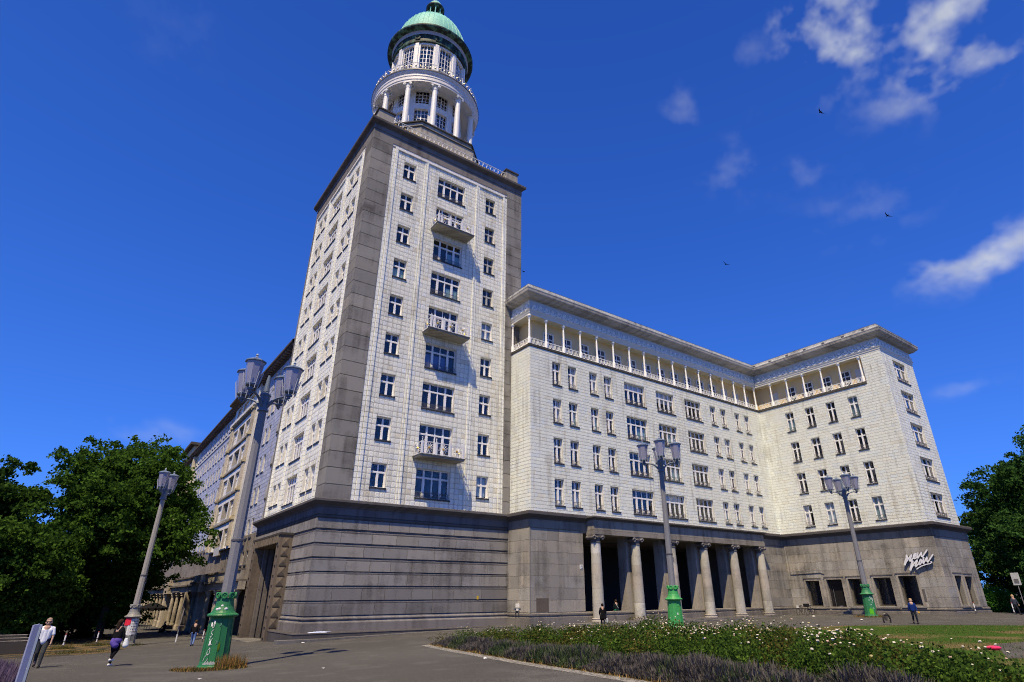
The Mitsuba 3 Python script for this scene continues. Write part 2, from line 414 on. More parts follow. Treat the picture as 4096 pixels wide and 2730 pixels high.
def window(par, fr, u0, u1, z0, z1, cols=2, trans=.36, sill=True, rail=False, blind=None, rec=.24, thick=(), open_leaf=False, fw=.07, mull=.09, col=FRAME_W, glass=True, sub=True, sillc=IRON):
    """A window: frame, panes, dark room, and where seen a sill, a curtain and an iron guard rail."""
    key = numbered(f'{par}__window')
    m = MB(); W, H = u1 - u0, z1 - z0
    bx = lambda a, b, c, d, w0=-rec - .07, w1=-rec: m.fbox(fr, a, b, c, d, w0, w1, col)
    bx(u0, u0 + fw, z0, z1); bx(u1 - fw, u1, z0, z1); bx(u0 + fw, u1 - fw, z0, z0 + fw); bx(u0 + fw, u1 - fw, z1 - fw, z1)
    zt = z1 - H * trans
    if trans: bx(u0 + fw, u1 - fw, zt - .07, zt + .07, -rec - .06, -rec + .05)
    for k in range(1, cols):
        uc = u0 + W * k / cols
        t = .11 if k in thick else mull
        if trans:
            bx(uc - t, uc + t, z0 + fw, zt - .07, -rec - .06, -rec + .04); bx(uc - t * .7, uc + t * .7, zt + .07, z1 - fw, -rec - .06, -rec + .02)
        else:
            bx(uc - t, uc + t, z0 + fw, z1 - fw, -rec - .06, -rec + .03)
    if open_leaf:
        uc = u0 + W * .32
        m.hexa([fr.p(uc, zt + .1, -rec - .3), fr.p(uc + .06, zt + .1, -rec - .3), fr.p(uc + .06, zt + .1, -rec - .05), fr.p(uc, zt + .1, -rec - .05),
                fr.p(uc - .2, z1 - fw, -rec - .3), fr.p(uc - .14, z1 - fw, -rec - .3), fr.p(uc - .14, z1 - fw, -rec - .05), fr.p(uc - .2, z1 - fw, -rec - .05)], col)
    put(key, m, 'painted', fixed=True)
    put(f'{key}__pane', MB().quad([fr.p(u0, z0, -rec - .04), fr.p(u1, z0, -rec - .04), fr.p(u1, z1, -rec - .04), fr.p(u0, z1, -rec - .04)]), 'glass', fixed=True)
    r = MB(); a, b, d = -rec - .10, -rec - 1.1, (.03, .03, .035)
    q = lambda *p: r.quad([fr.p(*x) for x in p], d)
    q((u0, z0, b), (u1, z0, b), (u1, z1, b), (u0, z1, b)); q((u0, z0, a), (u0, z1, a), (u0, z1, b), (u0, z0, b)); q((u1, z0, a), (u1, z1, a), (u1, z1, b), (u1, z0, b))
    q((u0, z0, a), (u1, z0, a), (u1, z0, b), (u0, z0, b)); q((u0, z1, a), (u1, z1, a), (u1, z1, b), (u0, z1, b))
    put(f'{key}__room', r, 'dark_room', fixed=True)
    if blind:
        c, parts = blind
        bm = MB()
        for (f0, f1, h0, h1) in parts:
            n = max(2, int((f1 - f0) * W / .12))
            us = np.linspace(u0 + W * f0, u0 + W * f1, n + 1)
            ws = -rec - .14 - .03 * (np.arange(n + 1) % 2)
            for k in range(n):
                bm.quad([fr.p(us[k], z0 + H * h0, ws[k]), fr.p(us[k + 1], z0 + H * h0, ws[k + 1]), fr.p(us[k + 1], z0 + H * h1, ws[k + 1]), fr.p(us[k], z0 + H * h1, ws[k])], c)
        put(f'{key}__curtain', bm, 'matte', fixed=True)
    if sill:
        put(f'{key}__sill', MB().fbox(fr, u0 - .04, u1 + .1, z0 - .13, z0 - .005, -rec, .10, sillc), 'painted', fixed=True)
    if rail:
        rm = MB(); zr = z0 + H * .19
        rc = (.62, .62, .62) if rail == 'white' else (.10, .10, .11)
        rm.fbox(fr, u0, u1, zr, zr + .03, -.10, -.07, rc); rm.fbox(fr, u0, u1, z0 + .06, z0 + .09, -.10, -.07, rc)
        n = int(W / .11)
        for k in range(1, n):
            uu = u0 + W * k / n
            if cols == 2 and abs(k - n / 2) < .8: continue
            rm.fbox(fr, uu - .012, uu + .012, z0 + .09, zr, -.095, -.075, rc)
        for k in range(1, cols):
            uu = u0 + W * k / cols
            rm.lathe([(.0, -.1), (.09, -.05), (.11, .0), (.07, .07), (0, .1)], 0, 0, 6, (.6, .6, .58))
            rm.v[-1] = np.array([fr.p(uu + v[0], z0 + .28 + v[2], -.09 + v[1] * .4) for v in rm.v[-1]])
        put(f'{key}__railing', rm, 'painted', fixed=True)
    return key


# ================================================================== THE TOWER
TW, TD, ZB, ZT = 18.0, 17.7, 9.9, 46.4
fR = Fr((0, 0, 0), (1, 0, 0), (0, -1, 0)); fL = Fr((0, 0, 0), (0, 1, 0), (-1, 0, 0))
TB = 'tower'
tag(TB, 'tall white tiled tower block with a green copper dome and dark stone base', 'tower')
Z0 = [43.9 - 3.855 * i for i in range(9)]
BALC = (1, 4, 7)
TEAL, CURT, CREAM_C = (.22, .36, .38), (.55, .56, .56), (.5, .45, .3)
holesR, holesL = [], []
for i, z in enumerate(Z0):
    holesR += [(3.45, 4.74, z - 1.93, z), (7.4, 10.6, z - (2.75 if i in BALC else 2.4), z), (13.32, 14.54, z - 1.9, z)]
    holesL += [(3.22, 4.46, z - 1.97, z), (4.97, 6.15, z - 1.97, z), (8.2, 11.4, z - 2.4, z), (13.36, 14.5, z - 1.97, z), (14.95, 16.12, z - 1.97, z)]
JOINT = (.40, .385, .34)
wm = MB()
wall(wm, fR, 0, TW, ZB, ZT, holesR, JOINT, rc=WHITE); wall(wm, fL, 0, TD, ZB, ZT, holesL, JOINT, rc=WHITE)
put(f'{TB}__wall', wm, 'glazed')
bk = MB().box((.4, TD - .3, 9), (TW, TD, ZT), (.4, .38, .35)).box((TW - .3, .35, 9), (TW, TD, ZT), (.4, .38, .35))
put(f'{TB}__rear_wall', bk, 'stone')
panR = [(2.64, 5.68), (6.12, 11.98), (12.48, 15.54)]
panL = [(2.62, 6.72), (7.4, 12.36), (12.96, 16.84)]
for fr, pans, holes in ((fR, panR, holesR), (fL, panL, holesL)):
    items = []
    for a, b in pans:
        for r in tile_rects(a, b, ZB, 44.95, .445, .45, holes):
            m = MB(); t = rng.random()
            c = jit((.745, .75, .67), .035) if t < .86 else (jit((.69, .72, .71), .03) if t < .95 else jit((.66, .63, .51), .04))
            m.pillow(fr, r[0] + .017, r[1] - .017, r[2] + .019, r[3] - .019, 0, .022, .008, c)
            if min(r[1] - r[0], r[3] - r[2]) > .3: boss(m, fr, r, .022, c)
            items.append((m, fr.p((r[0] + r[1]) / 2, r[2], 0), (1.0 if fr is fR else .5) * (r[1] - r[0])))
    emit_pieces(TB, 'tile', items, 'glazed', 150)
# white pilaster strips round the tile panels, cut into short blocks
stR = [(2.0, 2.3, .07), (2.34, 2.64, .14), (5.70, 5.86, .09), (5.9, 6.10, .15), (12.0, 12.2, .15), (12.24, 12.46, .09), (15.56, 15.8, .14), (15.84, 16.1, .07)]
stL = [(1.9, 2.22, .07), (2.26, 2.6, .14), (6.74, 7.0, .09), (7.04, 7.38, .15), (12.38, 12.62, .15), (12.66, 12.94, .09), (16.86, 17.1, .14), (17.14, 17.4, .07)]
for fr, sts, pans, lo, hi in ((fR, stR, panR, 2.0, 16.1), (fL, stL, panL, 1.9, 17.4)):
    items = []
    for a, b, w in sts:
        for k in range(78):
            za, zb = ZB + k * (44.95 - ZB) / 78, ZB + (k + 1) * (44.95 - ZB) / 78
            items.append((MB().pillow(fr, a, b, za + .012, zb - .012, 0, w, .012, jit((.79, .80, .73), .03)), fr.p(a, za, 0), 1.0))
    emit_pieces(TB, 'strip_block', items, 'glazed', 60)
    m = MB()
    m.fbox(fr, lo, hi, 45.22, 45.42, 0, .07, (.72, .7, .66)); m.fbox(fr, lo + .34, hi - .34, 44.96, 45.2, 0, .15, (.74, .73, .69))
    put(f'{TB}__head_strip', m, 'glazed')
# dark quoins
QT = [(.245, .24, .225), (.215, .21, .2), (.265, .255, .235), (.235, .23, .222)]
nq = 29
zq = [46.36 - 1.262 * k for k in range(nq)] + [ZB]
for k in range(len(zq) - 1):
    a, b = zq[k + 1] + .026, zq[k] - .026
    if b - a < .1: continue
    c = jit(QT[int(rng.integers(4))], .05); m = MB()
    for lo, hi in ((0, 1.98),):
        m.hexa([(-.12, -.12, a), (hi, -.12, a), (hi, 0, a), (-.12, 0, a), (-.12, -.12, b), (hi, -.12, b), (hi, 0, b), (-.12, 0, b)], c)
        m.hexa([(-.12, 0, a), (0, 0, a), (0, 1.86, a), (-.12, 1.86, a), (-.12, 0, b), (0, 0, b), (0, 1.86, b), (-.12, 1.86, b)], c)
    put(f'{TB}__quoin', m, 'stone')
    c = jit(QT[int(rng.integers(4))], .05)
    put(f'{TB}__quoin', MB().fbox(fR, 16.12, 18.1, a, b, 0, .12, c), 'stone')
    put(f'{TB}__quoin', MB().fbox(fL, 17.42, 17.8, a, b, 0, .12, c), 'stone')
# frieze and cornice of the tower
m = MB()
m.box((-.12, -.12, 45.44), (TW + .1, 0, 46.34), (.215, .2, .19)); m.box((-.12, 0, 45.44), (0, TD, 46.34), (.215, .2, .19))
m.box((-.16, -.16, 46.38), (TW + .14, .3, 46.9), (.2, .187, .18)); m.box((-.16, .3, 46.38), (.3, TD, 46.9), (.2, .187, .18))
put(f'{TB}__frieze', m, 'stone')


def ring_mould(mb, prof, x0, y0, x1, y1, c, sides='fl'):
    """A moulding profile (overhang, z) run along the front (y0) and left (x0) sides of a block, mitred at the corner."""
    for (o0, za), (o1, zb) in zip(prof, prof[1:]):
        mb.quad([(x0 - o0, y0 - o0, za), (x1 + (o0 if 'r' in sides else 0), y0 - o0, za), (x1 + (o1 if 'r' in sides else 0), y0 - o1, zb), (x0 - o1, y0 - o1, zb)], c)
        if 'l' in sides: mb.quad([(x0 - o0, y0 - o0, za), (x0 - o0, y1, za), (x0 - o1, y1, zb), (x0 - o1, y0 - o1, zb)], c)


m = MB(); ring_mould(m, [(.16, 46.88), (.22, 46.95), (.25, 47.0), (.42, 47.12), (.52, 47.18), (.55, 47.28), (.55, 47.5), (.5, 47.56), (-.6, 47.62)], 0, 0, TW, TD + .5, (.12, .11, .105), 'flr')
put(f'{TB}__cornice', m, 'stone')
m = MB().box((.1, .1, 46.9), (TW - .05, TD, 47.6), (.1, .1, .1)); put(f'{TB}__roof', m, 'matte')
# corner piers of the roof parapet, with caps
for (x0, y0) in ((.22, .1), (16.08, .1), (.22, 15.9)):
    key = numbered(f'{TB}__parapet_pier')
    put(key, MB().box((x0, y0, 47.6), (x0 + 1.62, y0 + 1.6, 49.3), jit((.36, .34, .30), .05)), 'stone', fixed=True)
    put(f'{key}__cap', MB().box((x0 - .12, y0 - .12, 49.3), (x0 + 1.74, y0 + 1.72, 49.48), (.08, .075, .075)), 'stone', fixed=True)
# roof railing with gilt knobs between the piers
def railing_panel(par, fr, u0, u1, zb, zt, w, n, knob=True):
    m = MB(); c = (.66, .68, .7)
    m.fbox(fr, u0, u1, zt - .05, zt, w - .03, w + .03, c); m.fbox(fr, u0, u1, zb, zb + .05, w - .03, w + .03, c)
    kn = MB(); du = (u1 - u0) / n
    for k in range(n):
        ua, uc, ub = u0 + k * du, u0 + (k + .5) * du, u0 + (k + 1) * du
        zm = zb + (zt - zb) * .42
        for sgn in (-1, 1):
            th = np.linspace(0, np.pi / 2, 5)
            m.tube([fr.p(uc + sgn * du * .5 * math.cos(t), zm + (zt - zm - .05) * math.sin(t), w) for t in th], .022, 4, c, False)
            m.tube([fr.p(uc + sgn * du * .12, zm, w), fr.p(uc + sgn * du * .48, zb + .05, w)], .02, 4, c, False)
        kn.lathe([(0, -.09), (.075, -.05), (.09, 0), (.075, .05), (0, .09)], 0, 0, 8, (.75, .52, .14))
        kn.v[-1] = np.array([fr.p(uc + v[0], zm + v[2], w + v[1]) for v in kn.v[-1]])
    key = numbered(f'{par}__roof_railing'); put(key, m, 'painted', fixed=True)
    k2 = f'{key}__gilt_knobs'; put(k2, kn, 'metal', fixed=True); stuff_part(k2)


for k in range(9): railing_panel(TB, fR, 1.9 + k * 1.57, 1.9 + (k + 1) * 1.57, 47.75, 48.95, -.25, 3)
for k in range(8): railing_panel(TB, fL, 1.8 + k * 1.76, 1.8 + (k + 1) * 1.76, 47.75, 48.95, -.25, 3)


def octo(a, h):
    return [(9 - a, 8.85 - h), (9 - h, 8.85 - a), (9 + h, 8.85 - a), (9 + a, 8.85 - h), (9 + a, 8.85 + h), (9 + h, 8.85 + a), (9 - h, 8.85 + a), (9 - a, 8.85 + h)]


put(f'{TB}__lantern_plinth', MB().prism(octo(7.15, 3.4), 47.6, 51.35, (.42, .39, .33)).prism(octo(6.85, 3.2), 51.35, 52.3, (.44, .41, .35)), 'stone')
put(f'{TB}__lantern_plinth_coping', MB().prism(octo(7.0, 3.3), 52.3, 52.46, (.10, .10, .095)).prism(octo(7.25, 3.45), 51.3, 51.42, (.08, .08, .075)), 'stone')
CX, CY = 9.0, 8.85
ROT = (.72, .72, .70)
# lower drum with its tall windows
def drum(name, r, z0, z1, openings, c, nseg=144, deep=.3):
    """A cylinder wall with window openings (a0, a1, z0, z1) in degrees."""
    m = MB(); th = np.linspace(0, 360, nseg, endpoint=False)
    zs = sorted({z0, z1, *[o[2] for o in openings], *[o[3] for o in openings]})
    P = lambda a, z, rr=r: (CX + rr * math.cos(math.radians(a)), CY + rr * math.sin(math.radians(a)), z)
    s = 360 / nseg
    for a in th:
        for za, zb in zip(zs, zs[1:]):
            if not any(((a + s / 2 - o[0]) % 360) < (o[1] - o[0]) and o[2] <= za and o[3] >= zb for o in openings):
                m.quad([P(a, za), P(a + s, za), P(a + s, zb), P(a, zb)], c)
    for o in openings:
        for a in o[:2]: m.quad([P(a, o[2]), P(a, o[3]), P(a, o[3], r - deep), P(a, o[2], r - deep)], c)
        for z in o[2:]:
            for k in range(8):
                a, b = o[0] + (o[1] - o[0]) * k / 8, o[0] + (o[1] - o[0]) * (k + 1) / 8
                m.quad([P(a, z), P(b, z), P(b, z, r - deep), P(a, z, r - deep)], c)
    put(f'{TB}__{name}', m, 'painted')


def drum_window(r, a0, a1, z0, z1, nc, nr, violet=False):
    key = numbered(f'{TB}__window'); m = MB(); c = (.74, .74, .76)
    P = lambda a, z, rr: np.array((CX + rr * math.cos(math.radians(a)), CY + rr * math.sin(math.radians(a)), z))
    seg = lambda a, b, za, zb, ra, rb: m.hexa([P(a, za, ra), P(b, za, ra), P(b, za, rb), P(a, za, rb), P(a, zb, ra), P(b, zb, ra), P(b, zb, rb), P(a, zb, rb)], c)
    t = .026 / r * 57.3
    for k in range(nc + 1):
        a = a0 + (a1 - a0) * k / nc; f = 2.2 if k in (0, nc, nc // 2) else 1
        seg(a - t * f, a + t * f, z0, z1, r - .05, r + .02)
    for k in range(nr + 1):
        z = z0 + (z1 - z0) * k / nr; f = 2.2 if k in (0, nr) else 1
        for q in range(nc): seg(a0 + (a1 - a0) * q / nc, a0 + (a1 - a0) * (q + 1) / nc, z - .026 * f, z + .026 * f, r - .05, r + .015)
    put(key, m, 'painted', fixed=True)
    pm, rm = MB(), MB()
    for q in range(nc):
        a, b = a0 + (a1 - a0) * q / nc, a0 + (a1 - a0) * (q + 1) / nc
        pm.quad([P(a, z0, r - .02), P(b, z0, r - .02), P(b, z1, r - .02), P(a, z1, r - .02)])
        rm.quad([P(a, z0, r - .5), P(b, z0, r - .5), P(b, z1, r - .5), P(a, z1, r - .5)], (.55, .5, .55) if violet else (.05, .05, .07))
    put(f'{key}__pane', pm, 'glass', fixed=True)
    put(f'{key}__blind' if violet else f'{key}__room', rm, 'matte', fixed=True)


wa = [-90 + 30 * k for k in range(12)]
drum('lower_drum', 4.75, 52.4, 61.3, [(a - 11, a + 11, 53.2, 57.15) for a in wa] + [(a - 11, a + 11, 58.0, 60.7) for a in wa], ROT)
for a in wa:
    if a in (-90, -120, -150, -60, 180, -180, 30 * 7): pass
    drum_window(4.5, a - 11, a + 11, 53.2, 57.15, 4, 6); drum_window(4.5, a - 11, a + 11, 58.0, 60.7, 4, 5)
drum('upper_drum', 4.85, 61.5, 68.6, [(a - 10.4, a + 10.4, 62.2, 68.1) for a in wa], ROT)
for a in wa: drum_window(4.6, a - 10.4, a + 10.4, 62.2, 68.1, 4, 8, violet=a == -120)
# twelve ionic columns
for k in range(12):
    a = math.radians(-105 + 30 * k); x, y = CX + 6.15 * math.cos(a), CY + 6.15 * math.sin(a)
    key = numbered(f'{TB}__column')
    prof = [(.46, 52.45), (.46, 52.6), (.40, 52.66), (.43, 52.76), (.37, 52.85)] + [(.36 - .06 * (t / 10) ** 1.6, 52.9 + 6.0 * t / 10) for t in range(11)] + [(.34, 58.92), (.34, 59.0), (.30, 59.02)]
    put(key, MB().lathe(prof, x, y, 16, (.76, .76, .74)), 'painted', 40, fixed=True)
    m = MB(); rd, tn = np.array([math.cos(a), math.sin(a), 0]), np.array([-math.sin(a), math.cos(a), 0]); ctr = np.array([x, y, 0])
    m.lathe([(.30, 58.98), (.31, 59.3), (.42, 59.45)], x, y, 12, (.74, .74, .72))
    for s in (-1, 1):
        for d in (-1, 1):
            cc = ctr + tn * s * .40 + rd * d * .36; th = np.linspace(0, 2 * np.pi, 9)
            for rr, dep in ((.17, .05), (.08, .09)):
                lo = [cc + tn * rr * math.cos(t) + np.array([0, 0, 59.44 + rr * math.sin(t)]) - rd * d * .06 for t in th[:-1]]
                hi = [p + rd * d * (dep + .06) for p in lo]
                m.add(lo + hi, [(i, (i + 1) % 8, 8 + (i + 1) % 8, 8 + i) for i in range(8)], (.74, .74, .72)); m.add(hi, [(0, i, i + 1) for i in range(1, 7)], (.74, .74, .72))
    b = [ctr + tn * s * .46 + rd * d * .44 for s, d in ((-1, -1), (1, -1), (1, 1), (-1, 1))]
    m.hexa([p + np.array([0, 0, 59.56]) for p in b] + [p + np.array([0, 0, 59.74]) for p in b], (.72, .72, .7))
    put(f'{key}__capital', m, 'painted', fixed=True)
put(f'{TB}__gallery_ring', MB().lathe([(4.7, 59.95), (5.7, 59.95), (5.7, 59.74), (6.55, 59.74), (6.55, 60.0), (6.62, 60.02), (6.62, 60.45), (6.68, 60.5), (6.68, 60.85), (6.75, 60.9), (6.86, 61.1), (6.9, 61.2)], CX, CY, 96, (.66, .65, .64)), 'painted', 40)
put(f'{TB}__gallery_rim', MB().lathe([(6.9, 61.2), (6.95, 61.22), (6.95, 61.42), (6.8, 61.5), (4.8, 61.55)], CX, CY, 96, (.10, .10, .10)), 'painted', 40)
for q in range(24):
    m, kn = MB(), MB(); c = (.7, .71, .73)
    P = lambda a, z, rr=6.72: np.array((CX + rr * math.cos(a), CY + rr * math.sin(a), z))
    a0, a1 = 2 * np.pi * q / 24, 2 * np.pi * (q + 1) / 24; an = np.linspace(a0, a1, 7)
    m.tube([P(a, 62.55) for a in an], .035, 4, c); m.tube([P(a, 61.65) for a in an], .03, 4, c)
    m.tube([P(a0, 61.45), P(a0, 62.72)], .04, 4, c)
    for i in range(3):
        b0, b1 = a0 + (a1 - a0) * i / 3, a0 + (a1 - a0) * (i + 1) / 3; bc = (b0 + b1) / 2
        m.tube([P(b0, 62.5), P(bc, 62.0), P(b1, 62.5)], .022, 4, c, False); m.tube([P(b0, 61.68), P(bc, 62.05), P(b1, 61.68)], .022, 4, c, False)
        kn.lathe([(0, 61.92), (.1, 61.97), (.12, 62.03), (.1, 62.1), (0, 62.15)], *P(bc, 0)[:2], 7, (.8, .68, .4))
    key = numbered(f'{TB}__gallery_railing'); put(key, m, 'painted', fixed=True); put(f'{key}__gilt_knobs', kn, 'metal', fixed=True); stuff_part(f'{key}__gilt_knobs')
for a in wa:   # posts between the upper windows
    b = math.radians(a + 15); P = lambda o, z, rr: (CX + rr * math.cos(b + o), CY + rr * math.sin(b + o), z)
    put(f'{TB}__drum_pilaster', MB().hexa([P(-.05, 61.6, 4.84), P(.05, 61.6, 4.84), P(.045, 61.6, 5.0), P(-.045, 61.6, 5.0), P(-.05, 68.3, 4.84), P(.05, 68.3, 4.84), P(.045, 68.3, 5.0), P(-.045, 68.3, 5.0)], (.74, .74, .72)), 'painted')
key = put(f'{TB}__copper_frieze', MB().lathe([(4.86, 68.42), (5.08, 68.45), (5.1, 68.6), (4.98, 68.62), (4.98, 69.75), (5.06, 69.8)], CX, CY, 96), 'copper_dark', 40)
for k in range(12):
    a = math.radians(-105 + 30 * k); rd, tn = np.array([math.cos(a), math.sin(a), 0]), np.array([-math.sin(a), math.cos(a), 0])
    m = MB(); ctr = np.array([CX, CY, 69.2]) + rd * 4.98; th = np.arange(12) * np.pi / 6
    rings = [(.36, .0), (.36, .10), (.26, .13), (.24, .06), (.10, .07), (.0, .14)]
    V = np.vstack([[ctr + rd * w + tn * r * math.cos(t) + np.array([0, 0, r * math.sin(t)]) for t in th] for r, w in rings])
    m.add(V, [(i * 12 + q, i * 12 + (q + 1) % 12, (i + 1) * 12 + (q + 1) % 12, (i + 1) * 12 + q) for i in range(5) for q in range(12)])
    put(f'{key}__medallion', m, 'copper_dark')
put(f'{TB}__white_band', MB().lathe([(5.04, 69.8), (5.06, 69.85), (5.1, 70.2), (5.2, 70.3)], CX, CY, 96, (.42, .42, .44)), 'painted', 40)
put(f'{TB}__eave', MB().lathe([(5.15, 70.28), (5.6, 70.42), (5.74, 70.5), (5.82, 70.62), (5.82, 70.86), (5.7, 70.95), (5.0, 71.1)], CX, CY, 96), 'copper_dark', 40)
dome_r = lambda t: (4.95 * math.cos(t), 71.05 + 7.3 * math.sin(t))
tm = math.acos(1.25 / 4.95)
key = put(f'{TB}__dome', MB().lathe([(5.05, 71.0)] + [dome_r(tm * k / 20) for k in range(21)], CX, CY, 96), 'copper', 40)
m = MB()
for k in range(44):
    a = 2 * np.pi * k / 44
    pts = [(CX + (r + .015) * math.cos(a), CY + (r + .015) * math.sin(a), z + .01) for r, z in [dome_r(tm * q / 14) for q in range(15)]]
    m.tube(pts, .04, 4, (1, 1, 1), False)
stuff_part(put(f'{key}__standing_seams', m, 'copper'))
ztop = dome_r(tm)[1]
put(f'{TB}__top_lantern', MB().lathe([(1.3, ztop - .1), (1.3, ztop + .15), (1.12, ztop + .2), (1.12, ztop + .32), (.55, ztop + .34), (.55, 80.9)], CX, CY, 24), 'copper_dark', 40)
for k in range(8):
    a = 2 * np.pi * (k + .5) / 8; x, y = CX + .98 * math.cos(a), CY + .98 * math.sin(a)
    put(f'{TB}__top_lantern__column', MB().lathe([(.13, ztop + .3), (.10, ztop + .4), (.085, 80.7), (.13, 80.85)], x, y, 8), 'copper', 40)
put(f'{TB}__top_lantern__eave', MB().lathe([(.5, 80.85), (1.0, 80.85), (1.2, 80.95), (1.32, 81.1), (1.32, 81.35), (1.1, 81.5)], CX, CY, 32), 'copper_dark', 40)
put(f'{TB}__top_lantern__cap', MB().lathe([(1.12, 81.45)] + [(1.05 * math.cos(t), 81.5 + 1.35 * math.sin(t)) for t in np.linspace(0, 1.5, 9)] + [(.06, 83.0), (.05, 86.5), (0, 86.6)], CX, CY, 24), 'copper', 40)
# windows of the tower
for i, z in enumerate(Z0):
    bl = {0: None, 3: (TEAL, [(.1, .9, 0, .55)]), 4: None, 6: None}.get(i)
    window(TB, fR, 3.45, 4.74, z - 1.93, z, 2, .36, blind=bl)
    window(TB, fR, 13.32, 14.54, z - 1.9, z, 2, .42, blind={4: ((.3, .38, .45), [(.05, .95, 0, .95)]), 8: ((.28, .38, .46), [(.05, .95, .1, .95)])}.get(i), col=(.4, .4, .4) if i < 4 else FRAME_W)
    b = i in BALC
    window(TB, fR, 7.4, 10.6, z - (2.75 if b else 2.4), z, 4, .30, sill=not b, rail=not b, thick=(1, 3), mull=.05, blind={2: (TEAL, [(.5, .98, 0, .55)]), 5: ((.10, .14, .3), [(.03, .7, 0, .6)]), 3: (TEAL, [(.52, .97, .0, .5)])}.get(i))
    for (a, b2) in ((3.22, 4.46), (4.97, 6.15), (13.36, 14.5), (14.95, 16.12)):
        window(TB, fL, a, b2, z - 1.97, z, 2, .40, blind=((.5, .5, .48), [(.05, .95, rng.uniform(.3, .7), .98)]) if rng.random() < .3 else None)
    window(TB, fL, 8.2, 11.4, z - 2.4, z, 4, .30, thick=(1, 3), mull=.05)
# balconies
for i in BALC:
    zs = Z0[i] - 3.12; key = numbered(f'{TB}__balcony')
    put(key, MB().box((6.95, -1.5, zs), (11.12, -.0, zs + .12), (.36, .34, .29)), 'stone', fixed=True)
    put(f'{key}__edge', MB().box((6.9, -1.56, zs + .12), (11.17, 0, zs + .2), (.09, .09, .085)), 'painted', fixed=True)
    fb = Fr((0, -1.42, 0), (1, 0, 0), (0, -1, 0)); fl = Fr((7.05, 0, 0), (0, 1, 0), (-1, 0, 0)); fr2 = Fr((11.02, 0, 0), (0, 1, 0), (-1, 0, 0))
    zr0, zr1 = zs + .26, zs + 1.28; pc = (.66, .67, .69)
    for u in (7.05, 8.37, 9.7, 11.02):
        m = MB().box((u - .09, -1.49, zr0 - .06), (u + .09, -1.38, zr1), pc); m.lathe([(.02, zr1), (.06, zr1 + .1), (.02, zr1 + .2), (.07, zr1 + .27), (0, zr1 + .36)], u, -1.43, 6, pc); put(f'{key}__post', m, 'painted')
    for fr, a, b in ((fb, 7.15, 8.27), (fb, 8.48, 9.6), (fb, 9.81, 10.92), (fl, -1.36, -.05), (fr2, -1.36, -.05)):
        m, kn = MB(), MB(); uc, zc = (a + b) / 2, (zr0 + zr1) / 2
        m.fbox(fr, a, b, zr1 - .06, zr1, -.03, .03, pc); m.fbox(fr, a, b, zr0, zr0 + .05, -.03, .03, pc); m.fbox(fr, a, a + .045, zr0, zr1, -.02, .02, pc); m.fbox(fr, b - .045, b, zr0, zr1, -.02, .02, pc)
        for q in range(12):
            t = 2 * np.pi * q / 12 + .26; r1 = .40 if q % 3 else .47
            m.tube([fr.p(uc + .06 * math.cos(t), zc + .06 * math.sin(t), 0), fr.p(uc + r1 * math.cos(t), zc + r1 * math.sin(t), 0)], [.016, .034], 4, pc)
        kn.lathe([(0, -.11), (.085, -.06), (.11, 0), (.085, .06), (0, .11)], 0, 0, 8, (.78, .50, .10)); kn.v[-1] = np.array([fr.p(uc + v[0], zc + v[2], .03 + v[1] * .7) for v in kn.v[-1]])
        pk = numbered(f'{key}__railing_panel'); put(pk, m, 'painted', fixed=True); put(pk.replace('railing_panel', 'gilt_knob'), kn, 'metal', fixed=True)

# ---- the tower's dark stone base: courses, mouldings, plinth and portal
BW = .35
cor = [(.35, 9.28), (.42, 9.33), (.46, 9.42), (.62, 9.5), (.80, 9.62), (.86, 9.66), (.86, 9.82), (.8, 9.86), (-.1, 9.95)]
XI = 16.58
m = MB(); ring_mould(m, cor, 0, 0, XI, TD + .35, (.13, .125, .125)); put(f'{TB}__base_cornice', m, 'stone')
m = MB(); ring_mould(m, [(.27, 8.76), (.35, 8.78), (.35, 9.28)], 0, 0, XI, TD + .35, (.155, .15, .155)); put(f'{TB}__base_frieze', m, 'stone')
m = MB(); ring_mould(m, [(.30, 8.5), (.31, 8.56), (.35, 8.58), (.36, 8.68), (.30, 8.76)], 0, 0, XI, TD + .35, (.12, .115, .11)); put(f'{TB}__base_moulding', m, 'stone')
PY0, PY1 = 5.2, 13.9
wm = MB(); wm.box((-.26, -.26, -1.2), (XI, .3, 9.3), (.16, .15, .145))
fB = Fr((0, 0, 0), (0, 1, 0), (-1, 0, 0))
wall(wm, fB, -.26, TD + .3, -1.2, 9.3, [(6.1, 13.0, -1.2, 7.1)], (.16, .15, .145), w=.26)
put(f'{TB}__base_core', wm, 'stone')
COURSE = [(7.80, 8.48), (6.81, 7.52), (5.84, 6.57), (4.88, 5.60), (3.92, 4.69), (2.95, 3.71), (1.98, 2.75)]
ST = [(.28, .268, .25), (.265, .258, .25), (.29, .275, .25), (.25, .242, .23), (.27, .255, .24)]
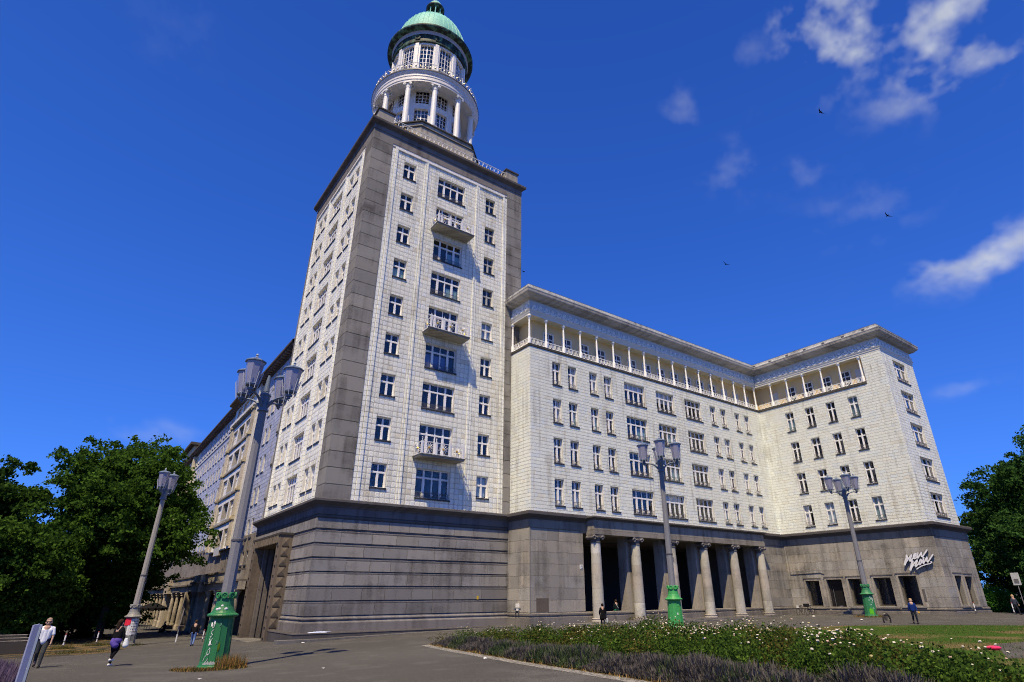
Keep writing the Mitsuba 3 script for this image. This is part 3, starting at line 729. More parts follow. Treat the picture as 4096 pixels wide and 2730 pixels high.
for ci, (za, zb) in enumerate(COURSE):
    u = -BW
    first = True
    while u < XI - .05:
        L = rng.uniform(1.5, 2.7); e = min(XI, u + L)
        if XI - e < .7: e = XI
        c = jit(ST[int(rng.integers(5))], .05)
        if ci > 4: c = c * np.array([.72, .73, .76])
        m = MB()
        if first:
            yb = rng.uniform(1.2, 2.2)
            m.hexa([(-.35, -.35, za), (e - .006, -.35, za), (e - .006, -.2, za), (-.2, -.2, za), (-.35, -.35, zb), (e - .006, -.35, zb), (e - .006, -.2, zb), (-.2, -.2, zb)], c)
            m.hexa([(-.35, -.35, za), (-.2, -.2, za), (-.2, yb, za), (-.35, yb, za), (-.35, -.35, zb), (-.2, -.2, zb), (-.2, yb, zb), (-.35, yb, zb)], c)
        else:
            m.pillow(fR, u + .006, e - .006, za, zb, .2, .35, .015, c)
        put(f'{TB}__base_stone', m, 'stone'); u = e; first = False
    v = yb
    lim = PY0 if za < 7.8 else TD + .34
    while v < lim - .05:
        e = min(lim, v + rng.uniform(1.4, 2.4))
        if lim - e < .6: e = lim
        c = jit(ST[int(rng.integers(5))], .05); c = c * (np.array([.8, .8, .82]) if ci > 4 else 1)
        put(f'{TB}__base_stone', MB().pillow(fL, v + .006, e - .006, za, zb, .2, .35, .015, c), 'stone'); v = e
    if lim == PY0: put(f'{TB}__base_stone', MB().pillow(fL, 13.92, TD + .34, za, zb, .2, .35, .015, jit(ST[0])), 'stone')
    # the half-round strip in the groove under the course
    if ci < 6:
        zl = COURSE[ci + 1][1]; zm = (za + zl) / 2
        m = MB(); ring_mould(m, [(.26, zl + .005), (.325, zl + .02), (.335, zl + .10), (.27, zl + .13)], 0, 0, XI, PY0, (.20, .19, .185)); put(f'{TB}__groove_strip', m, 'stone')
m = MB(); ring_mould(m, [(.26, 1.98), (.36, 1.84), (.42, 1.8), (.42, 1.74), (.36, 1.7), (.36, 1.62), (.48, 1.56), (.5, 1.5)], 0, 0, XI, PY0, (.21, .2, .195)); put(f'{TB}__base_moulding', m, 'stone')
m = MB(); ring_mould(m, [(.5, 1.5), (.5, .9)], 0, 0, XI, PY0, (.2, .185, .175)); put(f'{TB}__plinth', m, 'stone')
m = MB(); ring_mould(m, [(.5, .97), (1.12, .96), (1.15, .9), (1.12, .84), (1.05, -1.0)], 0, 0, XI, PY0, (.10, .095, .095)); put(f'{TB}__plinth_bench', m, 'stone')
m = MB()
for u in np.arange(-2.2, 16.5, 1.5): m.box((u, -1.75, -1), (min(u + 1.488, 16.5), -1.0, .62 + .02 * max(u, 0)), (.16, .155, .15))
put(f'{TB}__kerb_step', m, 'stone')
# portal on the left face
PX = -1.27
pk = f'{TB}__portal'; BR = (.165, .135, .105)
m = MB()
m.box((PX, PY0, -.6), (-.3, 6.1, 7.1), BR); m.box((PX, 13.0, -.6), (-.3, 13.9, 7.1), BR); m.box((PX, PY0, 7.1), (-.3, 13.9, 7.7), BR)
m.box((PX - .08, PY0 - .08, 7.7), (-.3, 13.98, 7.86), (.07, .065, .06))
m.box((-.3, 12.7, -.6), (5, 13.05, 7.1), (.17, .16, .15)); m.box((-.3, 6.05, -.6), (5, 6.4, 7.1), (.15, .14, .13)); m.box((-.3, 6, 7.1), (5, 13.1, 7.3), (.12, .11, .1)); m.box((4.6, 6, -.6), (5, 13.1, 7.2), (.04, .04, .045))
for k, (xx, dp) in enumerate(((-.55, .10), (-.1, .18), (.5, .26))): m.box((xx, 12.7 - dp, -.6), (xx + .3, 12.9, 7.1), (.19, .17, .155))
m.box((-2.0, 4.9, -1), (-.3, 14.2, .12), (.17, .165, .16))
put(pk, m, 'stone', fixed=True)
fS = Fr((0, PY0, 0), (1, 0, 0), (0, -1, 0)); fF = Fr((PX, 0, 0), (0, 1, 0), (-1, 0, 0))


def diamond(fr, u0, u1, z0, z1, w, d, c):
    m = MB(); a = [fr.p(u0, z0, w), fr.p(u1, z0, w), fr.p(u1, z1, w), fr.p(u0, z1, w)]; t = fr.p((u0 + u1) / 2, (z0 + z1) / 2, w + d)
    for k in range(4): m.add([a[k], a[(k + 1) % 4], t], [(0, 1, 2)], c)
    return m


for k in range(10):
    za = .35 + k * .715
    put(f'{pk}__boss', diamond(fS, PX + .18, -.58, za + .09, za + .70, .002, .07, (.18, .15, .115)), 'stone')
    put(f'{pk}__boss', MB().fbox(fF, PY0 + .25, PY0 + .5, za + .02, za + .10, 0, .05, (.04, .035, .03)), 'stone')
    put(f'{pk}__boss', MB().fbox(fS, PX + .2, -.55, za + .0, za + .075, 0, .03, (.045, .04, .035)), 'stone')
    put(f'{pk}__boss', MB().fbox(fF, 13.35, 13.6, za + .02, za + .10, 0, .05, (.04, .035, .03)), 'stone')
for k in range(14): put(f'{pk}__dentil', MB().fbox(fF, PY0 + .5 + k * .55, PY0 + .82 + k * .55, 7.13, 7.66, 0, .09, (.21, .175, .13)), 'stone')
put(f'{pk}__door', MB().box((4.4, 7.5, 0), (4.58, 11.5, 5.5), (.03, .028, .026)), 'painted')

# ================================================================== THE WING (long front with portico, and the end block)
WB = 'apartment_wing'
tag(WB, 'long white brick apartment wing with arcade portico and top floor loggia', 'building')
XW, YW, X3, YE, X4 = 16.92, -3.26, 55.4, -19.74, 64.1
fW = Fr((0, YW, 0), (1, 0, 0), (0, -1, 0)); fWs = Fr((XW, 0, 0), (0, 1, 0), (-1, 0, 0))
fX = Fr((X3, 0, 0), (0, 1, 0), (-1, 0, 0)); fE = Fr((0, YE, 0), (1, 0, 0), (0, -1, 0))
ZS, ZF = 25.6, 29.05
ZW = [24.55 - 3.855 * i for i in range(4)]
wp = [(19.68, 20.76), (21.73, 22.85), (24.64, 25.72), (26.73, 27.83), (44.6, 45.7), (46.67, 47.8), (49.6, 50.66), (51.7, 52.74)]
wl = [(29.75, 32.92), (34.82, 37.86), (39.8, 42.8)]
wx = [(-7.93, -6.87), (-10.6, -9.54), (-13.28, -12.25), (-15.98, -14.92)]
hW = [(a, b, z - 2.36, z) for z in ZW for a, b in wp + wl]
hX = [(a, b, z - 2.42, z) for z in ZW for a, b in wx]
hE = [(58.25, 61.6, z - 2.5, z) for z in [28.55] + [t + .2 for t in ZW]]
wm = MB(); JW = (.34, .34, .315); BWH = (.62, .62, .575)
wall(wm, fW, XW, X3, 9.6, ZS, hW, JW, rc=BWH); wall(wm, fWs, YW, .5, 9.6, ZS, [], JW); wall(wm, fX, YE, YW, 9.6, ZS, hX, JW, rc=BWH); wall(wm, fX, YE, -17.5, ZS, ZF, [], JW); wall(wm, fE, X3, X4, 9.6, ZF, hE, JW, rc=BWH)
put(f'{WB}__wall', wm, 'glazed')
put(f'{WB}__rear_wall', MB().box((XW, 11, 0), (X4, 11.3, ZF), (.4, .38, .35)).box((X4 - .3, YE + .3, 0), (X4, 11, ZF), (.5, .5, .46)), 'stone')
items = []
for fr, a, b, za, zb, holes in ((fW, XW, X3, 9.9, ZS, hW), (fWs, YW, 0, 9.9, ZS, []), (fX, YE, YW, 9.9, ZS, hX), (fX, YE, -17.5, ZS, ZF, []), (fE, X3, X4, 9.9, ZF, hE)):
    for r in tile_rects(a, b, za, zb, .62, .322, holes, vary=True):
        t = rng.random(); c = jit((.72, .745, .675), .025) if t < .82 else (jit((.68, .725, .70), .025) if t < .93 else jit((.70, .70, .60), .03))
        items.append((MB().pillow(fr, r[0] + .009, r[1] - .009, r[2] + .012, r[3] - .012, 0, .03, .012, c), fr.p((r[0] + r[1]) / 2, r[2], 0), r[1] - r[0]))
emit_pieces(WB, 'brick', items, 'glazed', 300)
# windows
for i, z in enumerate(ZW):
    for k, (a, b) in enumerate(wp + wl):
        bl = None; t = rng.random(); big = b - a > 2
        if (i, k) in ((1, 1), (1, 2), (2, 9), (1, 8), (3, 4), (3, 5), (1, 9)): bl = (TEAL, [(.5, .97, 0, .6)])
        elif (i, k) in ((3, 0), (3, 1), (3, 6)): bl = ((.20, .30, .40), [(.05, .95, 0, .6)])
        elif t < .16: bl = (CURT, [(.04, .3, 0, .95), (.75, .96, 0, .95)])
        elif t < .26: bl = ((.60, .60, .57), [(.04, .96, rng.uniform(.25, .75), .98)])
        elif t < .32: bl = ((.34, .30, .22), [(.04, rng.uniform(.4, .9), 0, .98)])
        window(WB, fW, a, b, z - 2.36, z, 4 if big else 2, .34 if not big else .32, rail=True, thick=(1, 3) if big else (), mull=.06 if big else .1, blind=bl, open_leaf=(i, k) in ((2, 0), (2, 1), (1, 0), (1, 2)))
    for k, (a, b) in enumerate(wx):
        bl = {(3, 0): (CURT, [(.5, .97, 0, .95)]), (3, 1): ((.40, .50, .56), [(.04, .96, 0, .95)]), (3, 3): ((.2, .3, .33), [(.04, .96, 0, 1)]), (0, 0): ((.18, .30, .32), [(.04, .96, 0, .6)]), (0, 3): ((.15, .24, .28), [(.04, .96, 0, 1)])}.get((i, k))
        window(WB, fX, a, b, z - 2.42, z, 2, .34, rail=True, blind=bl)
for z in [28.55] + [t + .2 for t in ZW]:
    window(WB, fE, 58.25, 61.6, z - 2.5, z, 3, .3, rail=True, mull=.10)
# top-floor loggia
m = MB(); YEL = (.68, .52, .27)
m.box((XW + .95, YW + .95, ZS + .3), (X3 + 1.2, YW + 1.2, 29.3), YEL); m.box((XW + .95, YW + .95, ZS + .3), (XW + 1.1, .1, 29.3), YEL); m.box((X3 + .95, -17.5, ZS + .3), (X3 + 1.2, YW + 1.2, 29.3), YEL); m.box((X3, -17.7, ZS + .3), (X3 + 1.2, -17.5, 29.3), YEL)
put(f'{WB}__loggia_back_wall', m, 'painted')
m = MB(); m.box((XW, YW, ZF), (X3 + .3, YW + 1.2, ZF + .05), (.6, .58, .5)); m.box((X3, -17.5, ZF), (X3 + 1.2, YW, ZF + .05), (.6, .58, .5)); m.box((XW, YW, ZF), (XW + 1.1, 0, ZF + .05), (.6, .58, .5))
put(f'{WB}__loggia_ceiling', m, 'painted')
SLC = (.10, .095, .085)
m = MB()
ring_mould(m, [(0, ZS), (.10, ZS + .03), (.12, ZS + .25), (-1.0, ZS + .32)], XW, YW, X3 + .1, 0, SLC)
m.box((X3 - .12, -17.5, ZS + .02), (X3 + 1, YW - .12, ZS + .31), SLC)
put(f'{WB}__loggia_slab', m, 'stone')
colX = [16.95, 19.08, 21.39, 23.69, 26.07, 28.55, 31.08, 33.5, 36.06, 38.5, 40.92, 43.4, 45.8, 48.25, 50.6, 52.97, 55.25]
colY = [-5.45, -7.78, -10.07, -12.44, -14.76, -17.2]
cols = [(x, YW + .12) for x in colX] + [(X3 + .12, y) for y in colY] + [(XW + .05, -.25)]
for x, y in cols:
    prof = [(.17, ZS + .3), (.17, ZS + .95), (.10, ZS + 1.05)] + [(.115 - .03 * t / 6, ZS + 1.05 + 1.95 * t / 6) for t in range(7)] + [(.12, ZS + 3.03), (.09, ZS + 3.08), (.13, ZS + 3.15), (.21, ZS + 3.27), (.21, ZS + 3.36), (.12, ZS + 3.38), (.12, ZF + .02)]
    put(f'{WB}__loggia_column', MB().lathe(prof, x, y, 10, (.86, .86, .82)), 'painted', 40)
WR = (.84, .85, .82)
def baluster(par, fr, a, b, w):
    m = MB(); L = b - a
    m.fbox(fr, a, b, ZS + .92, ZS + .98, w - .04, w + .04, WR); m.fbox(fr, a, b, ZS + .33, ZS + .38, w - .04, w + .04, WR)
    n = max(3, int(L / .42))
    for k in range(n):
        uc = a + L * (k + .5) / n; h = L / n * .36
        th = np.linspace(np.pi, 2 * np.pi, 6)
        pts = [fr.p(uc - h, ZS + .9, w)] + [fr.p(uc + h * math.cos(t), ZS + .55 + .17 * math.sin(t), w) for t in th] + [fr.p(uc + h, ZS + .9, w)]
        m.tube(pts, .032, 4, WR, False); m.tube([fr.p(uc, ZS + .4, w), fr.p(uc, ZS + .75, w)], .025, 4, WR, False)
    put(f'{par}__loggia_railing', m, 'painted')
for a, b in zip(colX, colX[1:]): baluster(WB, fW, a + .17, b - .17, -.12)
for a, b in zip([YW] + colY, colY): baluster(WB, fX, b + .17, a - .17, -.12)
baluster(WB, fWs, YW + .3, -.42, -.05)
fLB = Fr((0, YW + .95, 0), (1, 0, 0), (0, -1, 0)); fXB = Fr((X3 + .95, 0, 0), (0, 1, 0), (-1, 0, 0))
def loggia_door(fr, u, kind, wd=1.2):
    key = numbered(f'{WB}__loggia_door'); m = MB(); c = (.68, .68, .66)
    if kind == 'boarded':
        put(key, m.fbox(fr, u, u + wd, ZS + .3, ZS + 2.3, .0, .05, (.52, .53, .52)), 'painted', fixed=True); return
    z1 = ZS + 2.35
    m.fbox(fr, u - .08, u, ZS + .3, z1 + .08, 0, .09, c); m.fbox(fr, u + wd, u + wd + .08, ZS + .3, z1 + .08, 0, .09, c); m.fbox(fr, u - .08, u + wd + .08, z1, z1 + .1, 0, .1, c)
    for k in (1, 2): m.fbox(fr, u, u + wd, ZS + .3 + k * .7, ZS + .42 + k * .7, .02, .06, c)
    m.fbox(fr, u + wd / 2 - .05, u + wd / 2 + .05, ZS + .3, z1, .02, .065, c); m.fbox(fr, u, u + .07, ZS + .3, z1, .02, .06, c); m.fbox(fr, u + wd - .07, u + wd, ZS + .3, z1, .02, .06, c); m.fbox(fr, u, u + wd, ZS + .3, ZS + .6, .02, .06, c)
    put(key, m, 'painted', fixed=True); put(f'{key}__pane', MB().fbox(fr, u, u + wd, ZS + .3, z1, .004, .02, (.03, .035, .05)), 'glossy', fixed=True)
for k in range(15): loggia_door(fLB, 19.4 + 2.45 * k if k < 12 else 19.5 + 2.45 * k, 'glazed' if k < 12 else 'boarded')
for y, kd in ((-5.9, 'boarded'), (-8.35, 'glazed'), (-10.7, 'glazed'), (-13.1, 'glazed'), (-15.5, 'glazed'), (-17.35, 'boarded')): loggia_door(fXB, y, kd)
# frieze with stamped ornaments, cornice, attic edge
FRC = (.50, .545, .56)
def l_mould(key, prof, c, bs='painted'):
    """A profile run along the whole front: side, long front, inner corner, end block and its front."""
    m = MB()
    path = [((XW, .6), (-1, 0)), ((XW, YW), (-1, -1)), ((X3, YW), (-1, -1)), ((X3, YE), (-1, -1)), ((X4, YE), (1, -1)), ((X4, 11), (1, 0))]
    for (p, pd), (q, qd) in zip(path, path[1:]):
        for (o0, za), (o1, zb) in zip(prof, prof[1:]):
            m.quad([(p[0] + pd[0] * o0, p[1] + pd[1] * o0, za), (q[0] + qd[0] * o0, q[1] + qd[1] * o0, za), (q[0] + qd[0] * o1, q[1] + qd[1] * o1, zb), (p[0] + pd[0] * o1, p[1] + pd[1] * o1, zb)], c)
    put(f'{WB}__{key}', m, bs)
l_mould('architrave', [(-.3, ZF), (.04, ZF), (.04, ZF + .22), (.10, ZF + .24), (.10, ZF + .42), (.16, ZF + .44), (.20, ZF + .56), (.04, ZF + .62)], (.68, .67, .61))
l_mould('frieze', [(.02, ZF + .60), (.02, 30.78)], FRC)
l_mould('cornice', [(.02, 30.7), (.10, 30.76), (.42, 30.82), (.52, 30.9), (.60, 31.0), (.80, 31.12), (.86, 31.22), (.88, 31.32), (.90, 31.5)], (.47, .44, .38), 'stone')
l_mould('attic_edge', [(.90, 31.5), (.93, 31.52), (.93, 31.62), (.75, 31.7), (.55, 31.9), (.5, 32.15), (.52, 32.2), (.3, 32.25), (-8, 32.3)], (.42, .43, .43), 'stone')
def ornament(fr, u, w=.02):
    m = MB(); c = (.80, .81, .78); zc, r = 29.98, .29
    th = np.linspace(np.pi * 1.02, np.pi * 1.98, 8)
    m.tube([fr.p(u + r * math.cos(t), zc + r * math.sin(t), w + .05) for t in th], [.07, .10, .12, .13, .13, .12, .10, .07], 5, c)
    m.tube([fr.p(u + r * .5 * math.cos(t), zc + .06 + r * .5 * math.sin(t), w + .04) for t in np.linspace(np.pi, 2 * np.pi, 5)], .05, 4, c)
    for t in (.5, 1.05, 1.57, 2.1, 2.64): m.tube([fr.p(u + .05 * math.cos(t), zc + .02, w + .02), fr.p(u + .26 * math.cos(t), zc + .36 * math.sin(t), w + .06)], [.06, .03], 4, c)
    m.tube([fr.p(u + .38, zc - .2, w + .03), fr.p(u + .4, zc + .3, w + .05)], [.045, .025], 4, c)
    put(f'{WB}__frieze_ornament', m, 'painted')
for u in np.arange(XW + .55, X3 - .2, .80): ornament(fW, u)
for u in np.arange(YE + .5, YW - .1, .80): ornament(fX, u)
for u in np.arange(X3 + .5, X4, .80): ornament(fE, u)
for u in np.arange(YW + .45, 0, .80): ornament(fWs, u)
# roof-edge vents on the end block
for y in np.arange(-19, -3.5, 2.45): put(f'{WB}__roof_vent', MB().box((X3 - .86, y, 31.62), (X3 - .6, y + .3, 31.86), (.09, .09, .10)), 'painted')
# base: cornice, groove, stones
l_mould('base_cornice', [(.33, 9.22), (.38, 9.26), (.42, 9.36), (.56, 9.42), (.74, 9.55), (.80, 9.6), (.80, 9.82), (.74, 9.88), (-.1, 9.98)], (.105, .10, .10), 'stone')
l_mould('base_frieze', [(.27, 8.5), (.33, 8.56), (.33, 9.24)], (.24, .225, .20), 'stone')
l_mould('base_moulding', [(.27, 1.92), (.42, 1.84), (.42, 1.72), (.36, 1.68), (.36, 1.58), (.45, 1.55), (.45, -.6)], (.20, .185, .165), 'stone')
PXA, PXB = 22.55, 50.3      # the portico opening in the base
fBW = Fr((0, YW - .25, 0), (1, 0, 0), (0, -1, 0)); fBX = Fr((X3 - .25, 0, 0), (0, 1, 0), (-1, 0, 0)); fBE = Fr((0, YE - .25, 0), (1, 0, 0), (0, -1, 0)); fBS = Fr((XW - .25, 0, 0), (0, 1, 0), (-1, 0, 0))
shop = [(-7.25, -5.62, 1.92, 4.62), (-11.95, -10.55, 2.02, 4.72), (-15.02, -13.27, 2.03, 4.76), (-17.5, -15.78, 2.1, 4.86)]
sdoor = (-9.85, -8.1, 1.5, 4.7)
front_sh = [(57.35, 59.1, 2.14, 4.84), (59.95, 61.9, 2.12, 4.8)]
wm = MB(); GR = (.10, .095, .088)
wall(wm, fBW, XW - .25, X3 - .25, -1, 9.3, [(PXA, PXB, -1, 8.35)], GR, deep=.6); wall(wm, fBX, YE - .25, YW - .25, -1, 9.3, shop + [sdoor], GR, deep=.6, rc=(.2, .19, .17))
wall(wm, fBE, X3 - .25, X4, -1, 9.3, front_sh, GR, deep=.6, rc=(.2, .19, .17)); wall(wm, fBS, YW - .25, .3, -1, 9.3, [], GR, deep=.3)
put(f'{WB}__base_core', wm, 'stone')
SM = [(.36, .34, .295), (.33, .31, .275), (.39, .36, .305), (.35, .34, .31), (.315, .30, .27)]
LEV = [1.93, 2.85, 3.78, 4.72, 5.66, 6.6, 7.54, 8.5]
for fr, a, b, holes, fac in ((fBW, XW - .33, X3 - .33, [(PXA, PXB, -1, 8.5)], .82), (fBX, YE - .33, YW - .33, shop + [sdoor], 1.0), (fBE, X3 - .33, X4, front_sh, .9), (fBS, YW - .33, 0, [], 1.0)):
    for za, zb in zip(LEV, LEV[1:]):
        u = a
        while u < b - .05:
            e = min(b, u + rng.uniform(1.3, 2.3)); e = b if b - e < .5 else e
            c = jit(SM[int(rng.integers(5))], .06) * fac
            for r in minus([(u, e, za, zb)], holes):
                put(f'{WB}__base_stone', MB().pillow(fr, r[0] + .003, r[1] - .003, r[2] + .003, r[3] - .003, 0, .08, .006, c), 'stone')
            u = e
# repaired and cleaned patches on the base wall
for fr, r, c in ((fBW, (17.1, 17.85, 3.3, 4.1), (.25, .24, .21)), (fBW, (17.2, 18.5, 1.98, 3.0), (.13, .11, .09)), (fBX, (-17.95, -17.55, 2.4, 3.6), (.12, .115, .11))):
    put(f'{WB}__wall_patch', MB().fbox(fr, *r, .07, .086, c), 'stone')
# shop windows and door on the end block
for fr, hs in ((fBX, shop), (fBE, front_sh)):
    for a, b, z0, z1 in hs:
        key = window(WB, fr, a, b, z0, z1, 1, 0, sill=False, rec=.34, fw=.11, col=(.10, .085, .06))
        m = MB(); c = (.36, .33, .28)
        m.fbox(fr, a - .2, a, z0 - .1, z1 + .2, .08, .14, c); m.fbox(fr, b, b + .2, z0 - .1, z1 + .2, .08, .14, c); m.fbox(fr, a, b, z1, z1 + .2, .08, .15, c); m.fbox(fr, a - .24, b + .24, z1 + .2, z1 + .3, .08, .19, (.14, .13, .12)); m.fbox(fr, a - .28, b + .28, z0 - .22, z0 - .1, .08, .24, (.25, .235, .21))
        put(f'{key}__surround', m, 'stone', fixed=True)
a, b, z0, z1 = sdoor
key = numbered(f'{WB}__shop_door')
m = MB().fbox(fBX, a, b, z0, z1, -.42, -.36, (.016, .015, .016)); m.fbox(fBX, a, b, z1 - .55, z1, -.36, -.30, (.02, .018, .018)); m.fbox(fBX, b - .22, b, z0, z1, -.36, -.28, (.02, .018, .018)); m.fbox(fBX, a, a + .12, z0, z1, -.36, -.28, (.02, .018, .018))
put(key, m, 'glossy', fixed=True)
put(f'{key}__handle', MB().tube([fBX.p(b - .42, z0 + .35, -.26), fBX.p(b - .42, z0 + 2.2, -.26)], .025, 6, (.5, .5, .5)), 'metal', fixed=True)
put(f'{key}__letter_slot', MB().fbox(fBX, a + .65, a + 1.05, z0 + .42, z0 + .52, -.36, -.34, (.6, .6, .58)), 'metal', fixed=True)
m = MB(); c = (.36, .33, .28); m.fbox(fBX, a - .2, a, z0, z1 + .2, .08, .14, c); m.fbox(fBX, b, b + .2, z0, z1 + .2, .08, .14, c); m.fbox(fBX, a, b, z1, z1 + .2, .08, .15, c); m.fbox(fBX, a - .24, b + .24, z1 + .2, z1 + .3, .08, .19, (.14, .13, .12)); put(f'{key}__surround', m, 'stone', fixed=True)
for k in range(3): put(f'{WB}__door_step', MB().box((X3 - .75 - .35 * (2 - k), a - .2 - .32 * (2 - k), .6), (X3 - .3, b + .2 + .32 * (2 - k), 1.18 + .14 * k), (.17, .16, .15)), 'stone')
# pipe across the wall above the shop
put(f'{WB}__cable_pipe', MB().tube([fBX.p(-3.9, 8.4, .12), fBX.p(-3.9, 5.35, .12), fBX.p(-7.6, 5.45, .12), fBX.p(-8.0, 5.3, .12)], .04, 6, (.12, .11, .1)), 'painted')
put(f'{WB}__corner_downpipe', MB().tube([(XW - .36, YW - .36, 8.45), (XW - .36, YW - .36, 1.9)], .035, 6, (.2, .19, .17)), 'painted')
# ---- portico
PC = [23.5 + 5.085 * k for k in range(6)]
PY = -4.2
ENT = (.29, .27, .235)
m = MB(); m.box((23.0, -4.66, 8.62), (49.45, -3.5, 9.45), ENT); put(f'{WB}__portico_entablature', m, 'stone')
m = MB(); m.box((22.98, -4.69, 8.22), (49.47, -3.5, 8.6), (.26, .24, .21)); put(f'{WB}__portico_architrave', m, 'stone')
m = MB()
for x in np.arange(25.5, 49, 2.6): m.box((x, -4.672, 8.63), (x + .012, -4.65, 9.44), (.06, .055, .05))
put(f'{WB}__portico_joints', m, 'stone')
m = MB(); prof = [(0, 9.45), (.08, 9.48), (.12, 9.55), (.25, 9.6), (.32, 9.64), (.32, 9.74), (.27, 9.78), (-.6, 9.84)]
for (o0, za), (o1, zb) in zip(prof, prof[1:]):
    c = (.11, .105, .10)
    m.quad([(23.0 - o0, -4.66 - o0, za), (49.45 + o0, -4.66 - o0, za), (49.45 + o1, -4.66 - o1, zb), (23.0 - o1, -4.66 - o1, zb)], c)
    m.quad([(23.0 - o0, -4.66 - o0, za), (23.0 - o0, -3.4, za), (23.0 - o1, -3.4, zb), (23.0 - o1, -4.66 - o1, zb)], c); m.quad([(49.45 + o0, -4.66 - o0, za), (49.45 + o0, -3.4, za), (49.45 + o1, -3.4, zb), (49.45 + o1, -4.66 - o1, zb)], c)
put(f'{WB}__portico_cornice', m, 'stone')
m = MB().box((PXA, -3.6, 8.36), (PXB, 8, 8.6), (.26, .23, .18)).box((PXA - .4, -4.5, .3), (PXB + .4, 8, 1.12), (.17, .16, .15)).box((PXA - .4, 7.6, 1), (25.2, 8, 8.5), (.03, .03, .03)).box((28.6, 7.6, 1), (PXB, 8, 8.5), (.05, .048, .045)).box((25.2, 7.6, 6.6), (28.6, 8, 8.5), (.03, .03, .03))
m.box((PXA - .4, -3.3, 1), (PXA, 8, 8.4), (.2, .19, .17)); m.box((PXB, -3.3, 1), (PXB + .4, 8, 8.4), (.25, .235, .21))
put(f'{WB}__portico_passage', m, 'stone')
for k in range(2): put(f'{WB}__portico_step', MB().box((PXA - 2.4 + .4 * k, -5.4 + .38 * k, .2), (PXB - 1.0, -4.2, .97 + .1 * k), (.20, .19, .175)), 'stone')
DRUM = [(.50, .475, .42), (.42, .39, .34), (.44, .39, .335), (.40, .36, .31), (.46, .43, .37), (.44, .41, .365)]
for k, x in enumerate(PC):
    key = numbered(f'{WB}__portico_column'); zz = [1.42, 2.55, 3.75, 4.85, 5.75, 6.6, 7.5]
    put(key, MB().lathe([(.66, 1.12), (.66, 1.24), (.58, 1.27), (.62, 1.36), (.53, 1.42)], x, PY, 24, jit((.40, .37, .33))), 'stone', 40, fixed=True) if False else put(key, MB().lathe([(.66, 1.12), (.66, 1.24), (.58, 1.27), (.62, 1.36), (.53, 1.42)], x, PY, 24, jit((.40, .37, .33))), 'stone', fixed=True)
    for i in range(6):
        rr = lambda z: .515 - .085 * ((z - 1.4) / 6.1) ** 1.5
        c = jit(np.array(DRUM[i if k % 2 else 5 - i]) * np.array([.97, 1.0, 1.0]), .06)
        if i == 5: c = jit((.56, .55, .51) if k == 0 else (.48, .46, .38), .05)
        put(f'{key}__drum', MB().lathe([(rr(zz[i]) - .006, zz[i] + .002), (rr(zz[i]), zz[i] + .02), (rr((zz[i] + zz[i + 1]) / 2), (zz[i] + zz[i + 1]) / 2), (rr(zz[i + 1]), zz[i + 1] - .02), (rr(zz[i + 1]) - .006, zz[i + 1] - .002)], x, PY, 24, c), 'stone')
    m = MB(); cc = (.15, .14, .135)
    m.lathe([(.43, 7.5), (.48, 7.53), (.48, 7.6), (.42, 7.63), (.44, 7.85), (.56, 8.0), (.5, 8.05)], x, PY, 20, cc)
    for s in (-1, 1):
        for d in (-1, 1):
            th = np.linspace(0, 1.6 * np.pi, 11); r0 = .19
            pts = [(x + s * (.50 + (r0 - .07 * t / 5) * math.cos(t)), PY + d * .46, 7.94 + (r0 - .07 * t / 5) * math.sin(t)) for t in th]
            m.tube(pts, np.linspace(.07, .04, 11), 5, (.27, .255, .24))
        m.tube([(x + s * .52, PY - .46, 7.95), (x + s * .52, PY + .46, 7.95)], .14, 8, cc)
    for d in (-1, 1):
        m.tube([(x + .62 * t, PY + d * .48, 8.10 - .16 * math.cos(t * np.pi / 2)) for t in np.linspace(-1, 1, 9)], .05, 5, (.27, .255, .24))
    m.box((x - .56, PY - .46, 8.08), (x + .56, PY + .46, 8.21), cc)
    put(f'{key}__capital', m, 'stone', fixed=True)
    if 0 < k < 6:
        put(f'{WB}__portico_pier', MB().box((x - .62, -3.58, 1.1), (x + .62, -2.45, 8.37), jit((.36, .335, .30))), 'stone')
# signs on the wing wall
put(f'{WB}__house_number_plate', MB().fbox(fBW, 22.05, 22.4, 5.3, 5.68, .08, .11, (.62, .62, .6)), 'painted')
def text_on(par, word, text, fr, u, z, h, w, c, bold=True):
    t = meshkit.text_mesh(text, h, .012, bold); v = np.array(t.vertices)
    V = np.array([fr.p(u + p[0], z + p[1], w + p[2]) for p in v]); put(f'{par}__{word}', MB().add(V, t.faces, c), 'painted')
text_on(WB, 'house_number', '1', fBW, 22.17, 5.37, .24, .111, (.03, .03, .03))
fP = Fr((50.28, 0, 0), (0, 1, 0), (-1, 0, 0))
put(f'{WB}__notice', MB().fbox(fP, -2.4, -1.5, 3.9, 4.5, .0, .03, (.55, .55, .53)), 'painted')
put(f'{WB}__meter_box', MB().fbox(fBS, -2.05, -1.65, 2.3, 2.6, .08, .16, (.72, .72, .7)).fbox(fBS, -2.0, -1.7, 2.05, 2.22, .08, .14, (.7, .7, .68)).fbox(fBS, -2.3, -1.4, 2.22, 2.3, .08, .13, (.2, .2, .2)), 'painted')
m = MB()
for dy in (-.2, .16): m.tube([fBS.p(-1.85 + dy, 2.08, .14), fBS.p(-1.9 + dy * 1.3, 1.7, .2)], .06, 8, (.04, .04, .04))
put(f'{WB}__fire_connection', m, 'painted')
put(f'{WB}__satellite_dish', MB().lathe([(0, -.05), (.25, 0), (.4, .1)], 0, 0, 14, (.6, .6, .6)).tube([(0, 0, 0), (-.4, 0, .1)], .03, 5, (.1, .1, .1)), 'painted')
SD = scene[f'{WB}__satellite_dish']; SD['to_world'] = T4().translate([X4 + .5, YE + 1.0, 22.4]).rotate([1, 0, 0], 70)

